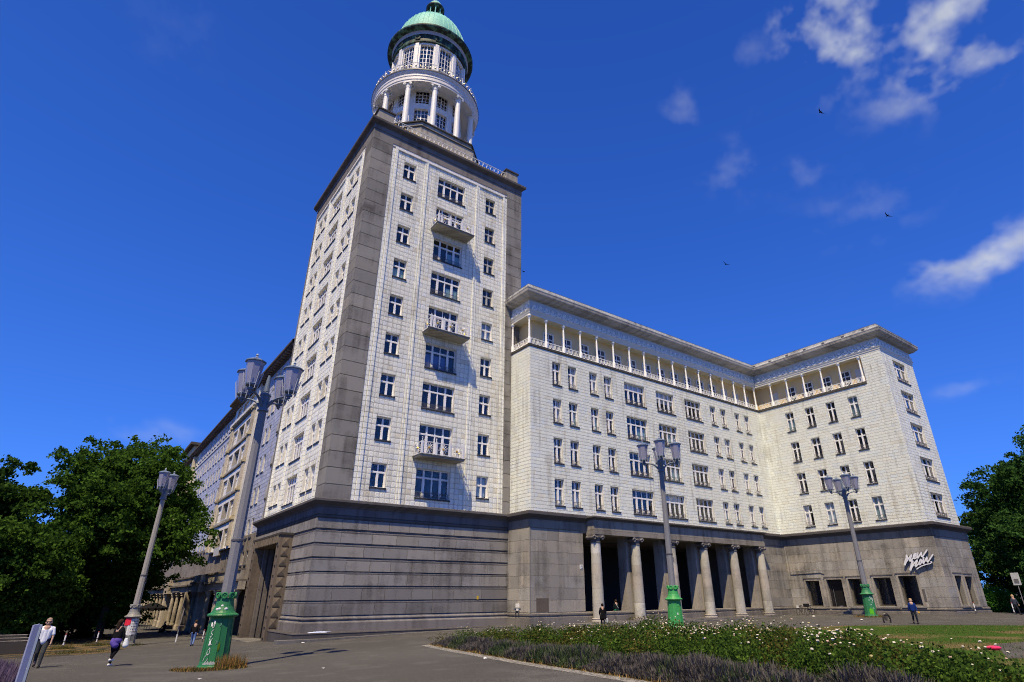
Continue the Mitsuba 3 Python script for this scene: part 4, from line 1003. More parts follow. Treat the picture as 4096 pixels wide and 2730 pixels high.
# the shop's script lettering, standing off the wall
SIGN = 'shop_sign'
tag(SIGN, 'white brush script lettering "new now." on the corner block wall above the shop windows', 'sign')
ST_ = [[(-17.226, 6.762), (-17.215, 6.647), (-17.123, 6.467), (-16.831, 5.952)], [(-16.917, 6.063), (-17.411, 6.568), (-17.694, 6.829), (-17.654, 6.716), (-17.366, 6.284), (-17.414, 6.224), (-17.757, 6.505)], [(-17.757, 6.505), (-18.093, 6.762), (-18.155, 6.914), (-18.071, 6.935), (-17.86, 6.729), (-17.791, 6.549), (-17.879, 6.453), (-18.026, 6.503), (-18.247, 6.708)], [(-18.339, 6.977), (-18.259, 6.799), (-18.17, 6.542), (-18.204, 6.483), (-18.668, 7.004), (-18.673, 6.936), (-18.575, 6.646), (-18.645, 6.574), (-19.226, 7.199)], [(-17.626, 6.214), (-17.551, 6.036), (-17.245, 5.434)], [(-17.344, 5.555), (-17.802, 6.07), (-18.112, 6.317), (-18.058, 6.195), (-17.771, 5.777), (-17.806, 5.696), (-18.16, 5.987)], [(-18.434, 6.358), (-18.199, 6.053), (-18.174, 5.873), (-18.268, 5.892), (-18.457, 6.109), (-18.487, 6.266), (-18.45, 6.335), (-18.452, 6.177), (-18.61, 6.147)], [(-18.746, 6.501), (-18.667, 6.325), (-18.559, 6.037), (-18.596, 5.968), (-19.05, 6.531), (-19.048, 6.441), (-18.951, 6.154), (-19.016, 6.073), (-19.649, 6.747)], [(-17.836, 5.47), (-18.312, 5.721), (-18.788, 5.866), (-19.24, 5.936)]]
from shapely.geometry import LineString, Point
from shapely import affinity
names = ['letter_n', 'letter_n', 'letter_e', 'letter_w', 'letter_n', 'letter_n', 'letter_o', 'letter_w', 'underline', 'dot']
groups = {'letter_n': [0, 1], 'letter_e': [2], 'letter_w': [3], 'letter_n_001': [4, 5], 'letter_o': [6], 'letter_w_001': [7], 'underline': [8], 'full_stop': []}
for nm, ids in groups.items():
    shp = None
    for i in ids:
        wd = .105 if i in (0, 4) else (.045 if i == 8 else .062)
        s_ = LineString(ST_[i]).buffer(wd, quad_segs=3); shp = s_ if shp is None else shp.union(s_)
    if not ids: shp = Point(-19.33, 6.06).buffer(.085, quad_segs=4)
    for lay, (w0, w1, c) in {'': (.33, .335, (.72, .73, .76)), '__return': (.16, .328, (.02, .022, .03))}.items():
        ms = trimesh.util.concatenate([trimesh.creation.extrude_polygon(q, w1 - w0, engine='earcut') for q in getattr(shp, 'geoms', [shp])])
        V = np.array([(X3 - .25 - w0 - v[2], v[0], v[1]) for v in ms.vertices]); put(f'{SIGN}__{nm}{lay}', MB().add(V, ms.faces, c), 'painted', fixed=True)
put(f'{SIGN}__bracket', MB().tube([(X3 - .5, -17.2, 5.9), (X3 - .3, -17.2, 5.9)], .02, 4, (.1, .1, .1)).tube([(X3 - .5, -18.4, 6.2), (X3 - .3, -18.4, 6.2)], .02, 4, (.1, .1, .1)), 'painted')

# ================================================================== LEFT BUILDING
LB = 'side_building'
tag(LB, 'long blue and cream tiled apartment building left of the tower with a ground floor colonnade', 'building')
XL = .6
fS1 = Fr((XL, 0, 0), (0, 1, 0), (-1, 0, 0)); fS2 = Fr((.2, 0, 0), (0, 1, 0), (-1, 0, 0))
ZL = [28.3 - 3.45 * i for i in range(6)]
h1 = []
for z in ZL: h1 += [(a, a + 1.0, z - 1.95, z) for a in (20.2, 24.6, 26.5, 30.2, 31.9)]
h3 = []
for z in ZL: h3 += [(a + d, a + d + 1.0, z - 1.95, z) for a in np.arange(49.6, 108, 4.6) for d in (0, 1.9)]
hm = [(a, a + 1.0, 6.35, 7.75) for a in (20.2, 24.6, 26.5, 30.2)]
hb = []
for z in [t - .05 for t in ZL]: hb += [(35.2, 38.3, z - 2.4, z), (43.2, 46.0, z - 2.4, z)] + ([(39.0, 42.4, z - 3.0, z)] if z < 27 else [(39.2, 42.2, z - 2.2, z)])
BLUE, CREAM, GREY = (.33, .35, .44), (.60, .55, .41), (.62, .60, .56)
wm = MB(); wall(wm, fS1, TD, 33.4, 9.4, 29.1, h1, (.30, .32, .42), rc=(.6, .58, .52)); wall(wm, fS1, 47.6, 80, 9.4, 29.1, [h for h in h3 if h[1] < 80], (.30, .32, .42), rc=(.6, .58, .52)); put(f'{LB}__blue_wall', wm, 'glazed')
wm = MB(); wall(wm, fS1, 80, 116, 9.4, 29.1, [h for h in h3 if h[0] > 80], CREAM, rc=CREAM); put(f'{LB}__cream_wall', wm, 'glazed')
wm = MB(); wall(wm, fS1, TD, 116, -2, 9.4, hm, (.24, .22, .2), rc=(.3, .28, .26)); put(f'{LB}__stone_wall', wm, 'stone')
wm = MB(); wall(wm, fS2, 33.4, 47.6, 8.5, 29.1, hb, GREY, rc=(.4, .38, .34), deep=.9); wm.box((.2, 33.3, 8.5), (XL, 33.41, 29.1), GREY); put(f'{LB}__bay_wall', wm, 'glazed')
put(f'{LB}__body', MB().box((XL + .5, TD + .6, 0), (14, 116, 28.8), (.3, .3, .3)), 'matte')
items = []
for a, b, hs in ((TD + .1, 33.3, h1), (47.7, 80, h3)):
    for r in tile_rects(a, b, 9.5, 31.1, .62, .45, hs, vary=True):
        t = rng.random(); c = jit(BLUE, .08) if t < .8 else jit((.40, .42, .50), .08)
        items.append((MB().pillow(fS1, r[0] + .012, r[1] - .012, r[2] + .014, r[3] - .014, 0, .03, .01, c), fS1.p(r[0], r[2], 0), 1.0))
emit_pieces(LB, 'tile', items, 'glazed', 200)
for hs, fr in ((h1, fS1), (h3, fS1), (hm, fS1)):
    for a, b, z0, z1 in hs: window(LB, fr, a, b, z0, z1, 2, .36, rec=.2)
for a, b, z0, z1 in hb:
    if 38.9 < a < 39.5 and z1 - z0 > 2.6:
        m = MB().fbox(fS2, a, b, z0, z0 + 1.0, -.12, -.02, (.36, .37, .36)); put(f'{LB}__bay_balcony', m, 'glazed')
        put(f'{LB}__bay_recess', MB().fbox(fS2, a, b, z0, z1, -1.6, -1.5, (.16, .15, .13)), 'matte')
    else: window(LB, fr := fS2, a, b, z0, z1, 4, .34, rec=.25, thick=(1, 3))
for y in (33.45, 46.3):
    for k in range(5):
        z = 8.75 + k * 3.45
        key = numbered(f'{LB}__bay_pilaster'); put(key, MB().fbox(fS2, y, y + 1.2, z, z + 2.9, 0, .22, (.52, .47, .38)), 'stone', fixed=True)
        m = MB().fbox(fS2, y - .1, y + 1.3, z + 2.95, z + 3.4, 0, .34, (.52, .45, .30))
        m.lathe([(0, -.08), (.2, -.06), (.24, .0), (0, .1)], 0, 0, 10, (.55, .47, .31)); m.v[-1] = np.array([fS2.p(y + .6 + v[0], z + 3.17 + v[1], .38 + v[2]) for v in m.v[-1]]); put(f'{key}__capital', m, 'stone', fixed=True)
for k in range(5):
    z = 8.75 + k * 3.45 + 2.95
    put(f'{LB}__bay_band', MB().fbox(fS2, 34.7, 46.2, z, z + .16, 0, .16, (.2, .18, .15)).fbox(fS2, 34.7, 46.2, z + .16, z + .48, 0, .10, (.45, .43, .38)), 'stone')
m = MB().fbox(fS2, 33.2, 47.8, 25.9, 26.3, 0, .4, (.55, .54, .5)); m.fbox(fS1, 47.8, 116, 25.6, 25.85, 0, .15, (.5, .5, .46)); put(f'{LB}__string_course', m, 'glazed')
EV = [(0, 28.55), (.2, 28.65), (.25, 28.95), (.85, 29.08), (.95, 29.15), (.95, 29.4), (.8, 29.5), (-4, 29.9), (-8, 30.0)]
m = MB()
for (o0, za), (o1, zb) in zip(EV, EV[1:]):
    m.quad([fS1.p(TD, za, o0), fS1.p(116, za, o0), fS1.p(116, zb, o1), fS1.p(TD, zb, o1)], (.11, .095, .085))
    m.quad([fS2.p(33.2, za, o0 + .1), fS2.p(47.8, za, o0 + .1), fS2.p(47.8, zb, o1 + .1), fS2.p(33.2, zb, o1 + .1)], (.11, .095, .085))
put(f'{LB}__eave', m, 'stone')
m = MB()
for y in np.arange(TD + .2, 110, .9): m.fbox(fS1, y, y + .4, 28.82, 29.06, .22, .8, (.2, .16, .14))
stuff_part(put(f'{LB}__eave_bracket', m, 'stone'))
m = MB().box((-.2, 86, 29.4), (6, 100, 31.0), CREAM).box((-1.0, 85, 31.0), (6, 101, 31.5), (.1, .09, .08)); m.fbox(fS1, 84.6, 86, 9.4, 28.6, 0, .5, CREAM); m.fbox(fS1, 98, 99.4, 9.4, 28.6, 0, .5, CREAM); put(f'{LB}__attic', m, 'stone')
put(f'{LB}__roof_box', MB().box((.8, 44, 29.5), (4, 50, 30.9), (.12, .11, .1)), 'stone')
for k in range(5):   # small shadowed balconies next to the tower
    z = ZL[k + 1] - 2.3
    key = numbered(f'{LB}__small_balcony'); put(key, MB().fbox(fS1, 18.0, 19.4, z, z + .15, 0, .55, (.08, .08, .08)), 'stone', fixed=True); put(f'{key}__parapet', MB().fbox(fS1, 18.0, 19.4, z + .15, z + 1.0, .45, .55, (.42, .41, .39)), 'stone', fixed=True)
# colonnade along the pavement
CXF = -1.9
fC = Fr((CXF, 0, 0), (0, 1, 0), (-1, 0, 0))
STN = (.42, .37, .29)
m = MB().box((CXF, 14.2, 3.85), (CXF + .6, 112, 4.5), (.38, .34, .27)).box((CXF - .28, 14.2, 4.5), (.7, 112, 4.68), (.19, .17, .14)).box((CXF + .02, 14.2, 4.68), (CXF + .3, 112, 5.4), (.34, .31, .25)).box((CXF - .1, 14.2, 5.4), (CXF + .4, 112, 5.55), (.16, .14, .12))
m.box((CXF - .5, 31, 3.75), (CXF + .6, 35, 4.62), STN); m.box((CXF - .8, 30.8, 4.62), (CXF + .6, 35.2, 4.8), (.19, .17, .14)); m.box((CXF - .45, 31, 4.8), (CXF + .3, 35, 5.5), STN)
m.box((CXF - .5, 56, 3.75), (CXF + .6, 60, 4.62), STN); m.box((CXF - .5, 56, 4.8), (CXF + .3, 60, 5.5), STN)
put(f'{LB}__colonnade_entablature', m, 'stone')
for y0, y1 in ((35.4, 41), (48, 55)):
    for y in np.arange(y0, y1, .34): put(f'{LB}__colonnade_flute', MB().box((CXF - .06, y, 3.95), (CXF, y + .2, 4.45), (.46, .41, .32)), 'stone')
for i, y in enumerate(np.arange(15.6, 110, 4.4)):
    key = numbered(f'{LB}__colonnade_column')
    if i in (4, 6, 10): put(key, MB().box((CXF - .1, y - .55, -1.2), (CXF + .7, y + .55, 3.85), jit(STN)), 'stone', fixed=True)
    else: put(key, MB().lathe([(.32, -1.2), (.32, .1), (.25, .15), (.25, 2), (.21, 3.4), (.32, 3.45), (.28, 3.52), (.38, 3.7), (.38, 3.85)], CXF + .3, y, 14, jit(STN)), 'stone', fixed=True)
put(f'{LB}__colonnade_back_wall', MB().box((XL - .25, 14.2, -1.5), (XL - .05, 112, 3.9), (.05, .048, .045)), 'stone')

# ================================================================== STREET LAMPS
def ngon(r, z, n=8, a0=.39):
    return [(r * math.cos(a0 + 2 * np.pi * k / n), r * math.sin(a0 + 2 * np.pi * k / n), z) for k in range(n)]


def loft(mb, rings, c):
    """Prism through stacked n-gons, flat-sided."""
    for a, b in zip(rings, rings[1:]):
        n = len(a)
        for k in range(n): mb.quad([a[k], a[(k + 1) % n], b[(k + 1) % n], b[k]], c)
    return mb


POLE_H = 11.4
def street_lamp(x, y, z, label, cb, sc=1.0, arms=(45, 135, 225, 315), R=1.3, poleC=(.20, .205, .225), headC=(.11, .15, .22), rust=False, rot=0):
    key = numbered('street_lamp'); labels[key] = {'label': label, 'category': 'street lamp', 'group': 'candelabra street lamps on the square'}
    tr = T4().translate([x, y, z]).rotate([0, 0, 1], rot).scale(sc)
    def P(word, m, bs, smooth=False):
        k = put(f'{key}__{word}', m, bs, smooth); scene[k]['to_world'] = tr; return k
    m = MB(); loft(m, [ngon(.62, -.6, 12), ngon(.62, .1, 12), ngon(.58, .14, 12), ngon(.54, .3, 12), ngon(.47, 1.9, 12), ngon(.49, 1.98, 12)], cb)
    for k in range(12):
        a = .39 + 2 * np.pi * k / 12
        m.tube([(.542 * math.cos(a), .542 * math.sin(a), .3), (.472 * math.cos(a), .472 * math.sin(a), 1.88)], .018, 4, np.array(cb) * .8)
    P('base', m, 'painted')
    m = MB(); m.lathe([(.48, 1.96), (.60, 2.0), (.63, 2.05), (.60, 2.1), (.50, 2.14), (.45, 2.22), (.38, 2.4), (.35, 2.6), (.34, 2.72), (.25, 2.74)], 0, 0, 24, cb); P('base_collar', m, 'painted')
    m = MB()
    for k in range(8):
        a = 2 * np.pi * (k + .5) / 8; rd, tn = np.array([math.cos(a), math.sin(a), 0]), np.array([-math.sin(a), math.cos(a), 0]); ctr = rd * .36 + np.array([0, 0, 2.84])
        th = np.arange(10) * np.pi / 5
        for r, w in ((.15, .03),):
            rings = [(.14, -.02), (.14, .05), (.10, .06), (.09, .02), (.045, .02), (.0, .06)]
            V = np.vstack([[ctr + rd * w2 + tn * r2 * math.cos(t) + np.array([0, 0, r2 * math.sin(t)]) for t in th] for r2, w2 in rings])
            m.add(V, [(i * 10 + q, i * 10 + (q + 1) % 10, (i + 1) * 10 + (q + 1) % 10, (i + 1) * 10 + q) for i in range(5) for q in range(10)], np.array(cb) * 1.25)
    P('rosette_crown', m, 'painted')
    m = MB(); loft(m, [ngon(.26, 2.7), ngon(.245, 5.2), ngon(.235, 5.22), ngon(.185, 11.4)], poleC); P('pole', m, 'matte')
    m = MB().lathe([(.25, 5.1), (.27, 5.12), (.27, 5.2), (.24, 5.22)], 0, 0, 12, (.09, .09, .10)).box((.22, -.1, 4.6), (.31, .1, 4.95), (.06, .06, .065)); P('pole_band', m, 'painted')
    def low(mb):   # the whole head is a little squat
        for V_ in mb.v:
            V_[:, 2] = 11.3 + (V_[:, 2] - 11.3) * .75
        return mb
    m = MB().lathe([(.19, 11.3), (.27, 11.34), (.27, 11.42), (.22, 11.46), (.24, 12.35), (.28, 12.42), (.25, 12.55), (.14, 12.65), (.12, 12.7), (.15, 12.72), (.10, 13.5), (.06, 13.9), (0, 13.92)], 0, 0, 14, headC); P('head', low(m), 'painted')
    for ad in arms:
        a = math.radians(ad); rd = np.array([math.cos(a), math.sin(a), 0]); tn = np.array([-math.sin(a), math.cos(a), 0])
        pts = [rd * r + np.array([0, 0, zz]) for r, zz in ((.18, 11.75), (.42, 12.02), (.7, 12.2), (1.0, 12.28), (R, 12.28))]
        m = MB().tube(pts, [.10, .085, .07, .065, .07], 6, headC); c0 = rd * R
        m.lathe([(0, 12.1), (.09, 12.14), (.07, 12.24), (.15, 12.3), (.15, 12.4), (.10, 12.44), (.12, 12.52)], *c0[:2], 10, headC); P('arm', low(m), 'painted')
        mm = MB(); sh = lambda ring: [(p[0] + c0[0], p[1] + c0[1], p[2]) for p in ring]
        loft(mm, [sh(ngon(.10, 12.5)), sh(ngon(.30, 12.56)), sh(ngon(.33, 12.66)), sh(ngon(.28, 12.7))], headC)
        loft(mm, [sh(ngon(.42, 14.18)), sh(ngon(.51, 14.2)), sh(ngon(.51, 14.26)), sh(ngon(.30, 14.42)), sh(ngon(.05, 14.5))], headC)
        mm.lathe([(.03, 14.45), (.10, 14.55), (.04, 14.62), (.08, 14.72), (0, 14.85)], *c0[:2], 8, (.30, .34, .40))
        for p, q in zip(sh(ngon(.285, 12.68)), sh(ngon(.455, 14.2))): mm.tube([p, q], .020, 4, (.38, .41, .48))
        lk = P('lantern', low(mm), 'painted')
        gm = MB(); loft(gm, [sh(ngon(.27, 12.7)), sh(ngon(.44, 14.19))], (.25, .255, .35))
        k2 = put(f'{lk}__glass', low(gm), 'glossy'); scene[k2]['to_world'] = tr
    return key, tr


L1, tr1 = street_lamp(-8.22, -15.15, .50, 'big green based candelabra lamp nearest the camera in front of the tower', (.022, .15, .05), .965)
L2, tr2 = street_lamp(20.9, -14.85, .93, 'candelabra lamp with bright clean green base rising from the roses before the portico', (.045, .29, .075), .965)
L3, tr3 = street_lamp(48.1, -15.5, 1.2, 'candelabra lamp with graffiti covered green base in front of the shop windows', (.03, .18, .07), .965)
L4, tr4 = street_lamp(-9.1, 13.6, -.08, 'slimmer lamp with two lanterns and pasted over white base before the left trees', (.20, .20, .185), .955, arms=(100, 280), R=.78, poleC=(.30, .29, .27), rot=-42)


def on_base(t, ang, zz, z0=.3, z1=1.9): return None


def base_ribbon(lamp, tr, word, strokes, wd, c, ang0, off=.012, deg=1.0):
    """Paint or paper on a lamp base: ribbons laid on the twelve-sided shell. Strokes: (degrees, height)."""
    m = MB()
    def Pt(a, z):
        A = math.radians(ang0 + a); r0 = .54 - .07 * (np.clip(z, .3, 1.9) - .3) / 1.6
        s = (A - .39) % (np.pi / 6) - np.pi / 12; r = r0 * math.cos(np.pi / 12) / math.cos(s) + off
        return np.array([r * math.cos(A), r * math.sin(A), z])
    for s in strokes:
        s = np.array(s, float); n = max(2, int(len(s) * 4)); t = np.linspace(0, len(s) - 1, n)
        q = np.stack([np.interp(t, np.arange(len(s)), s[:, 0]), np.interp(t, np.arange(len(s)), s[:, 1])], -1)
        m.tube([Pt(*p) for p in q], wd, 5, c)
    k = put(f'{lamp}__{word}', m, 'matte'); scene[k]['to_world'] = tr


def base_patch(lamp, tr, word, a0, a1, z0, z1, c, off=.01, rag=.06, n=9):
    m = MB(); an = np.linspace(a0, a1, n); lo = z0 + rng.uniform(-rag, rag, n); hi = z1 + rng.uniform(-rag, rag, n)
    def Pt(a, z):
        A = math.radians(a); r0 = .555 - .07 * (np.clip(z, .3, 1.9) - .3) / 1.6
        s = (A - .39) % (np.pi / 6) - np.pi / 12; r = r0 * math.cos(np.pi / 12) / math.cos(s) + off
        return np.array([r * math.cos(A), r * math.sin(A), z])
    for k in range(n - 1): m.quad([Pt(an[k], lo[k]), Pt(an[k + 1], lo[k + 1]), Pt(an[k + 1], hi[k + 1]), Pt(an[k], hi[k])], c)
    kk = put(f'{lamp}__{word}', m, 'matte'); scene[kk]['to_world'] = tr


WT = (.55, .58, .56)
base_ribbon(L1, tr1, 'graffiti', [[(-22, 1.72), (-30, 1.62), (-24, 1.55), (-18, 1.64), (-22, 1.72)], [(-16, 1.5), (-26, 1.45), (-28, 1.36), (-18, 1.3), (-26, 1.2), (-30, 1.24)], [(-30, 1.16), (-14, .92)], [(-14, 1.18), (-30, .9)], [(-16, .82), (-26, .72), (-28, .6), (-20, .54), (-14, .62), (-16, .8)], [(-24, .58), (-36, .46), (-40, .32)], [(-16, .42), (-24, .30)]], .014, WT, -112)
base_ribbon(L1, tr1, 'graffiti', [[(8, 1.75), (14, 1.7), (6, 1.62)], [(2, 1.08), (10, 1.02), (4, .94)]], .012, (.2, .32, .3), -112)
for a, z in ((-150, 1.7), (-136, 1.78), (-139, 1.0)): base_patch(L1, tr1, 'sticker', a, a + 9, z - .07, z + .07, (.7, .7, .68), .014, .03, 5)
base_patch(L1, tr1, 'peeled_paint', -150, -60, .14, .30, (.36, .38, .38), .012, .07, 16)
base_patch(L1, tr1, 'moss_stain', -98, -88, .7, .98, (.10, .17, .02), .01, .08, 5)
for a, z in ((-128, 2.3), (-116, 2.42), (-90, 2.3), (-140, 2.28)):
    A = math.radians(a); m = MB(); c = np.array([math.cos(A), math.sin(A), 0]); t = np.array([-math.sin(A), math.cos(A), 0])
    m.lathe([(0, .02), (.06, .0), (.075, -.02)], 0, 0, 7, (.6, .6, .6)); m.v[-1] = np.array([c * ((.44 if z < 2.35 else .37) + v[2]) + t * v[0] + np.array([0, 0, z + v[1] * .8]) for v in m.v[-1]])
    k = put(f'{L1}__sticker', m, 'matte'); scene[k]['to_world'] = tr1
base_patch(L2, tr2, 'sticker', -122, -114, 1.02, 1.16, (.7, .72, .72), .012, .02, 5)
base_ribbon(L2, tr2, 'graffiti', [[(0, 1.6), (14, 1.55), (18, 1.2), (10, 1.0), (16, .8)]], .014, (.12, .42, .04), -112)
for a, z in ((-150, 1.5), (-140, 1.1), (-130, 1.6), (-120, .8), (-135, 1.75), (-125, 1.3)): base_patch(L3, tr3, 'graffiti', a, a + 10, z - .07, z + .07, (.32, .45, .40), .012, .05, 5)
base_patch(L3, tr3, 'paint_splash', -165, -125, .25, .75, (.10, .42, .03), .012, .12, 14); base_patch(L3, tr3, 'paint_splash', -105, -85, .15, .6, (.16, .08, .06), .012, .1, 8); base_patch(L3, tr3, 'sticker', -112, -104, 1.4, 1.75, (.6, .62, .6), .014, .05, 5)
for r in range(5):
    base_ribbon(L4, tr4, 'handwriting', [[(a, 1.75 - .19 * r), (a + 3, 1.66 - .19 * r), (a + 6, 1.76 - .19 * r)] for a in range(4, 62, 12)], .016, (.04, .04, .045), -55)
base_patch(L4, tr4, 'pasted_paper', -80, 12, .75, 1.9, (.62, .62, .62), .004, .06, 16)
base_patch(L4, tr4, 'red_poster', -120, -62, 1.42, 1.95, (.62, .03, .06), .03, .04, 8)
base_ribbon(L4, tr4, 'graffiti', [[(a, 2.0), (a + 7, 1.96)] for a in range(-20, 40, 12)], .02, (.05, .05, .05), -70)

# ================================================================== PEOPLE
def hull_bones(bones, refine=.035, it=6):
    parts = []
    for (p, rp), (q, rq) in bones:
        pts = []
        for c, r in ((p, rp), (q, rq)):
            s = trimesh.creation.icosphere(subdivisions=2, radius=r); pts.append(np.array(s.vertices) + np.array(c))
        parts.append(manifold3d.Manifold.hull_points(np.vstack(pts)))
    m = manifold3d.Manifold.batch_boolean(parts, manifold3d.OpType.Add).refine_to_length(refine).to_mesh()
    t = trimesh.Trimesh(m.vert_properties[:, :3], m.tri_verts, process=True)
    trimesh.smoothing.filter_taubin(t, iterations=it)
    return t


def person(label, x, y, yaw, h=1.76, legs=((.12, .0), (-.12, .0)), arms=((.1, .1), (-.1, .1)), top=(.7, .7, .75), bottom=(.04, .04, .045), shoe=(.02, .02, .02), hair=(.05, .03, .02), skin=(.52, .34, .25),
           sleeves='long', extra=None, z=None, long_hair=False, sit=False, coat=0.0, female=False):
    """legs: (fore-aft swing of the foot, lift); arms: (fore-aft swing, bend). Facing +x before yaw."""
    key = numbered('person'); labels[key] = {'label': label, 'category': 'person'}
    s = h / 1.76; zg = gz(x, y) if z is None else z
    tr = T4().translate([x, y, zg]).rotate([0, 0, 1], math.degrees(yaw)).scale(s)
    def P(word, mesh, c, bs='matte'):
        k = put(f'{key}__{word}' if word else key, MB().add(np.array(mesh.vertices), mesh.faces, c), bs, fixed=word == ''); scene[k]['to_world'] = tr; return k
    hip, sh = (0, 0, .93), (0.02, 0, 1.43)
    w = .19 if female else .215
    body, cl, tro = [], [], []
    body += [(((.02, 0, 1.42), .06), ((.035, 0, 1.56), .055)), (((.03, 0, 1.63), .095), ((.055, 0, 1.58), .065)), (((.02, 0, 1.66), .10), ((.04, 0, 1.65), .09)), (((.13, 0, 1.60), .018), ((.115, 0, 1.63), .02)), (((.02, .098, 1.62), .022), ((.02, .092, 1.60), .02)), (((.02, -.098, 1.62), .022), ((.02, -.092, 1.60), .02))]
    body += [((hip, .13), (sh, .13))]
    cl += [(((0, .07, .98), .125), ((.02, .11, 1.32), .125)), (((0, -.07, .98), .125), ((.02, -.11, 1.32), .125)), (((.02, w - .05, 1.40), .075), ((.02, .05, 1.45), .075)), (((.02, -w + .05, 1.40), .075), ((.02, -.05, 1.45), .075)), (((0, 0, .95), .15), ((.02, 0, 1.35), .13))]
    ends = []
    for sgn, (sw, lift) in zip((1, -1), legs):
        hp = np.array([0, sgn * .095, .92]); ft = np.array([sw * 1.0, sgn * .10, .08 + lift])
        kn = (hp + ft) / 2 + np.array([.05 + max(0, -sw) * .18 + lift * .35, 0, .02])
        if sit: hp = np.array([0, sgn * .1, .5]); kn = np.array([.42, sgn * .12, .5]); ft = np.array([.42 + sw, sgn * .12, .08])
        tro += [((hp, .105), (kn, .075)), ((kn, .073), (ft + [0, 0, .04], .052))]
        body += [((hp, .085), (kn, .06)), ((kn, .058), (ft, .04))]; ends.append(ft)
    if coat: cl += [(((0, .07, 1.0), .14), ((-.03, .12, .93 - coat), .15)), (((0, -.07, 1.0), .14), ((-.03, -.12, .93 - coat), .15)), (((.03, 0, 1.0), .14), ((.05, 0, .93 - coat), .16))]
    tro += [(((0, .07, .93), .125), ((0, -.07, .93), .125))] if not sit else []
    for sgn, (sw, bend) in zip((1, -1), arms):
        a = np.array([.02, sgn * w, 1.40]); e = a + np.array([sw * .55, sgn * (.06), -.27]); hd = e + np.array([sw * .5 + bend * .25, -sgn * .01, -.25 + bend * .22])
        body += [((a, .045), (e, .04)), ((e, .039), (hd, .027))]
        cl += [((a, .062), (e, .055) if sleeves == 'long' else (a + (e - a) * .75, .062))]
        if sleeves == 'long': cl += [((e, .054), (e + (hd - e) * .9, .042))]
        d = (hd - e) / np.linalg.norm(hd - e); sd = np.cross(d, [0, 1, 0]); sd /= np.linalg.norm(sd)
        palm = hd + d * .055; body.append(((hd, .028), (palm, .03)))
        for q in range(4):
            r0 = palm + sd * (.028 - .019 * q) + d * .02; L = (.062, .07, .066, .05)[q]; mid = r0 + d * L * .6; tip = mid + d * L * .35 - np.array([0, sgn * .02, 0])
            body += [((r0, .0095), (mid, .009)), ((mid, .009), (tip, .0075))]
        th = hd + d * .03 + sd * .03; body.append(((th, .011), (th + sd * .022 + d * .035, .009)))
    if sit:
        shift = np.array([0, 0, -.43]); f = lambda B: [((np.array(p) + (shift if p[2] > .6 else 0), rp), (np.array(q) + (shift if q[2] > .6 else 0), rq)) for (p, rp), (q, rq) in B]
        body, cl = f(body), f(cl)
    P('', hull_bones(body, .028, 4), skin)
    P('top', hull_bones(cl, .045), top); P('trousers', hull_bones(tro, .045), bottom)
    for ft in ends: P('shoe', hull_bones([(((ft[0] - .05, ft[1], ft[2] - .03), .048), ((ft[0] + .13, ft[1], ft[2] - .045), .038))], .05, 2), shoe)
    dz = -.43 if sit else 0
    hb = [(((-.01, 0, 1.67 + dz), .108), ((.01, 0, 1.70 + dz), .10))]
    if long_hair: hb += [(((-.05, 0, 1.66 + dz), .095), ((-.075, 0, 1.45 + dz), .075))]
    P('hair', hull_bones(hb, .05, 2), hair)
    if not coat or True:
        for sgn in (-1, 1): P('eye', hull_bones([(((.118, sgn * .035, 1.645 + dz), .011), ((.12, sgn * .036, 1.645 + dz), .011))], .03, 1), (.02, .02, .02))
        P('mouth', hull_bones([(((.118, -.02, 1.565 + dz), .008), ((.118, .02, 1.565 + dz), .008))], .03, 1), (.35, .14, .12))
    for word, mesh, c in (extra or []): P(word, mesh, c)
    return key


HB = hull_bones
tow_cam = lambda x, y: math.atan2(EYE[1] - y, EYE[0] - x)
person('man in white short sleeved shirt, dark trousers and sunglasses walking at the left', -14.05, -9.9, tow_cam(-14.05, -9.9) - .1, 1.86, ((.22, 0), (-.2, .03)), ((.05, .05), (-.12, .0)), (.72, .74, .80), (.05, .055, .055), hair=(.30, .22, .17), sleeves='short',
       extra=[('sunglasses', HB([(((.115, -.075, 1.65), .02), ((.115, .075, 1.65), .02))], .04, 1), (.01, .01, .012)), ('belt', HB([(((0, -.1, 1.0), .125), ((0, .1, 1.0), .125))], .08, 1), (.02, .02, .05)), ('beard', HB([(((.085, -.03, 1.545), .045), ((.085, .03, 1.545), .045))], .04, 1), (.12, .08, .06))])
person('woman in black with a purple sweater tied at her waist running with a white bag', -11.5, -11.0, tow_cam(-11.5, -11) + 2.4, 1.80, ((.06, 0), (-.16, .2)), ((.25, .75), (.1, .05)), (.012, .012, .014), (.010, .010, .012), shoe=(.72, .72, .72), hair=(.03, .02, .015), long_hair=True, female=True,
       extra=[('tied_sweater', HB([(((0, .06, .96), .165), ((0, -.06, .96), .165)), (((-.05, .05, .9), .15), ((-.05, -.05, .80), .14))], .07), (.10, .07, .30)), ('white_bag', HB([(((.12, -.36, .98), .075), ((.12, -.38, .78), .11))], .07), (.62, .65, .66))])
person('person in dark jacket and blue jeans walking away below the tower', -5.6, 7.4, math.radians(70), 1.68, ((.2, 0), (-.22, .05)), ((.1, .1), (-.1, .05)), (.012, .012, .014), (.13, .20, .38), shoe=(.02, .02, .03))
person('person in long black coat on the portico steps', 21.6, -6.7, math.radians(60), 1.68, ((.1, 0), (-.12, .0)), ((.1, .2), (.05, .2)), (.010, .010, .011), (.03, .03, .035), hair=(.02, .015, .015), coat=.30, female=True,
       extra=[('white_collar', HB([(((.0, -.06, 1.5), .05), ((.0, .06, 1.5), .05))], .05, 1), (.45, .45, .45)), ('carrier_bag', HB([(((.1, -.38, .55), .1), ((.1, -.38, .35), .12))], .07), (.35, .37, .40))])
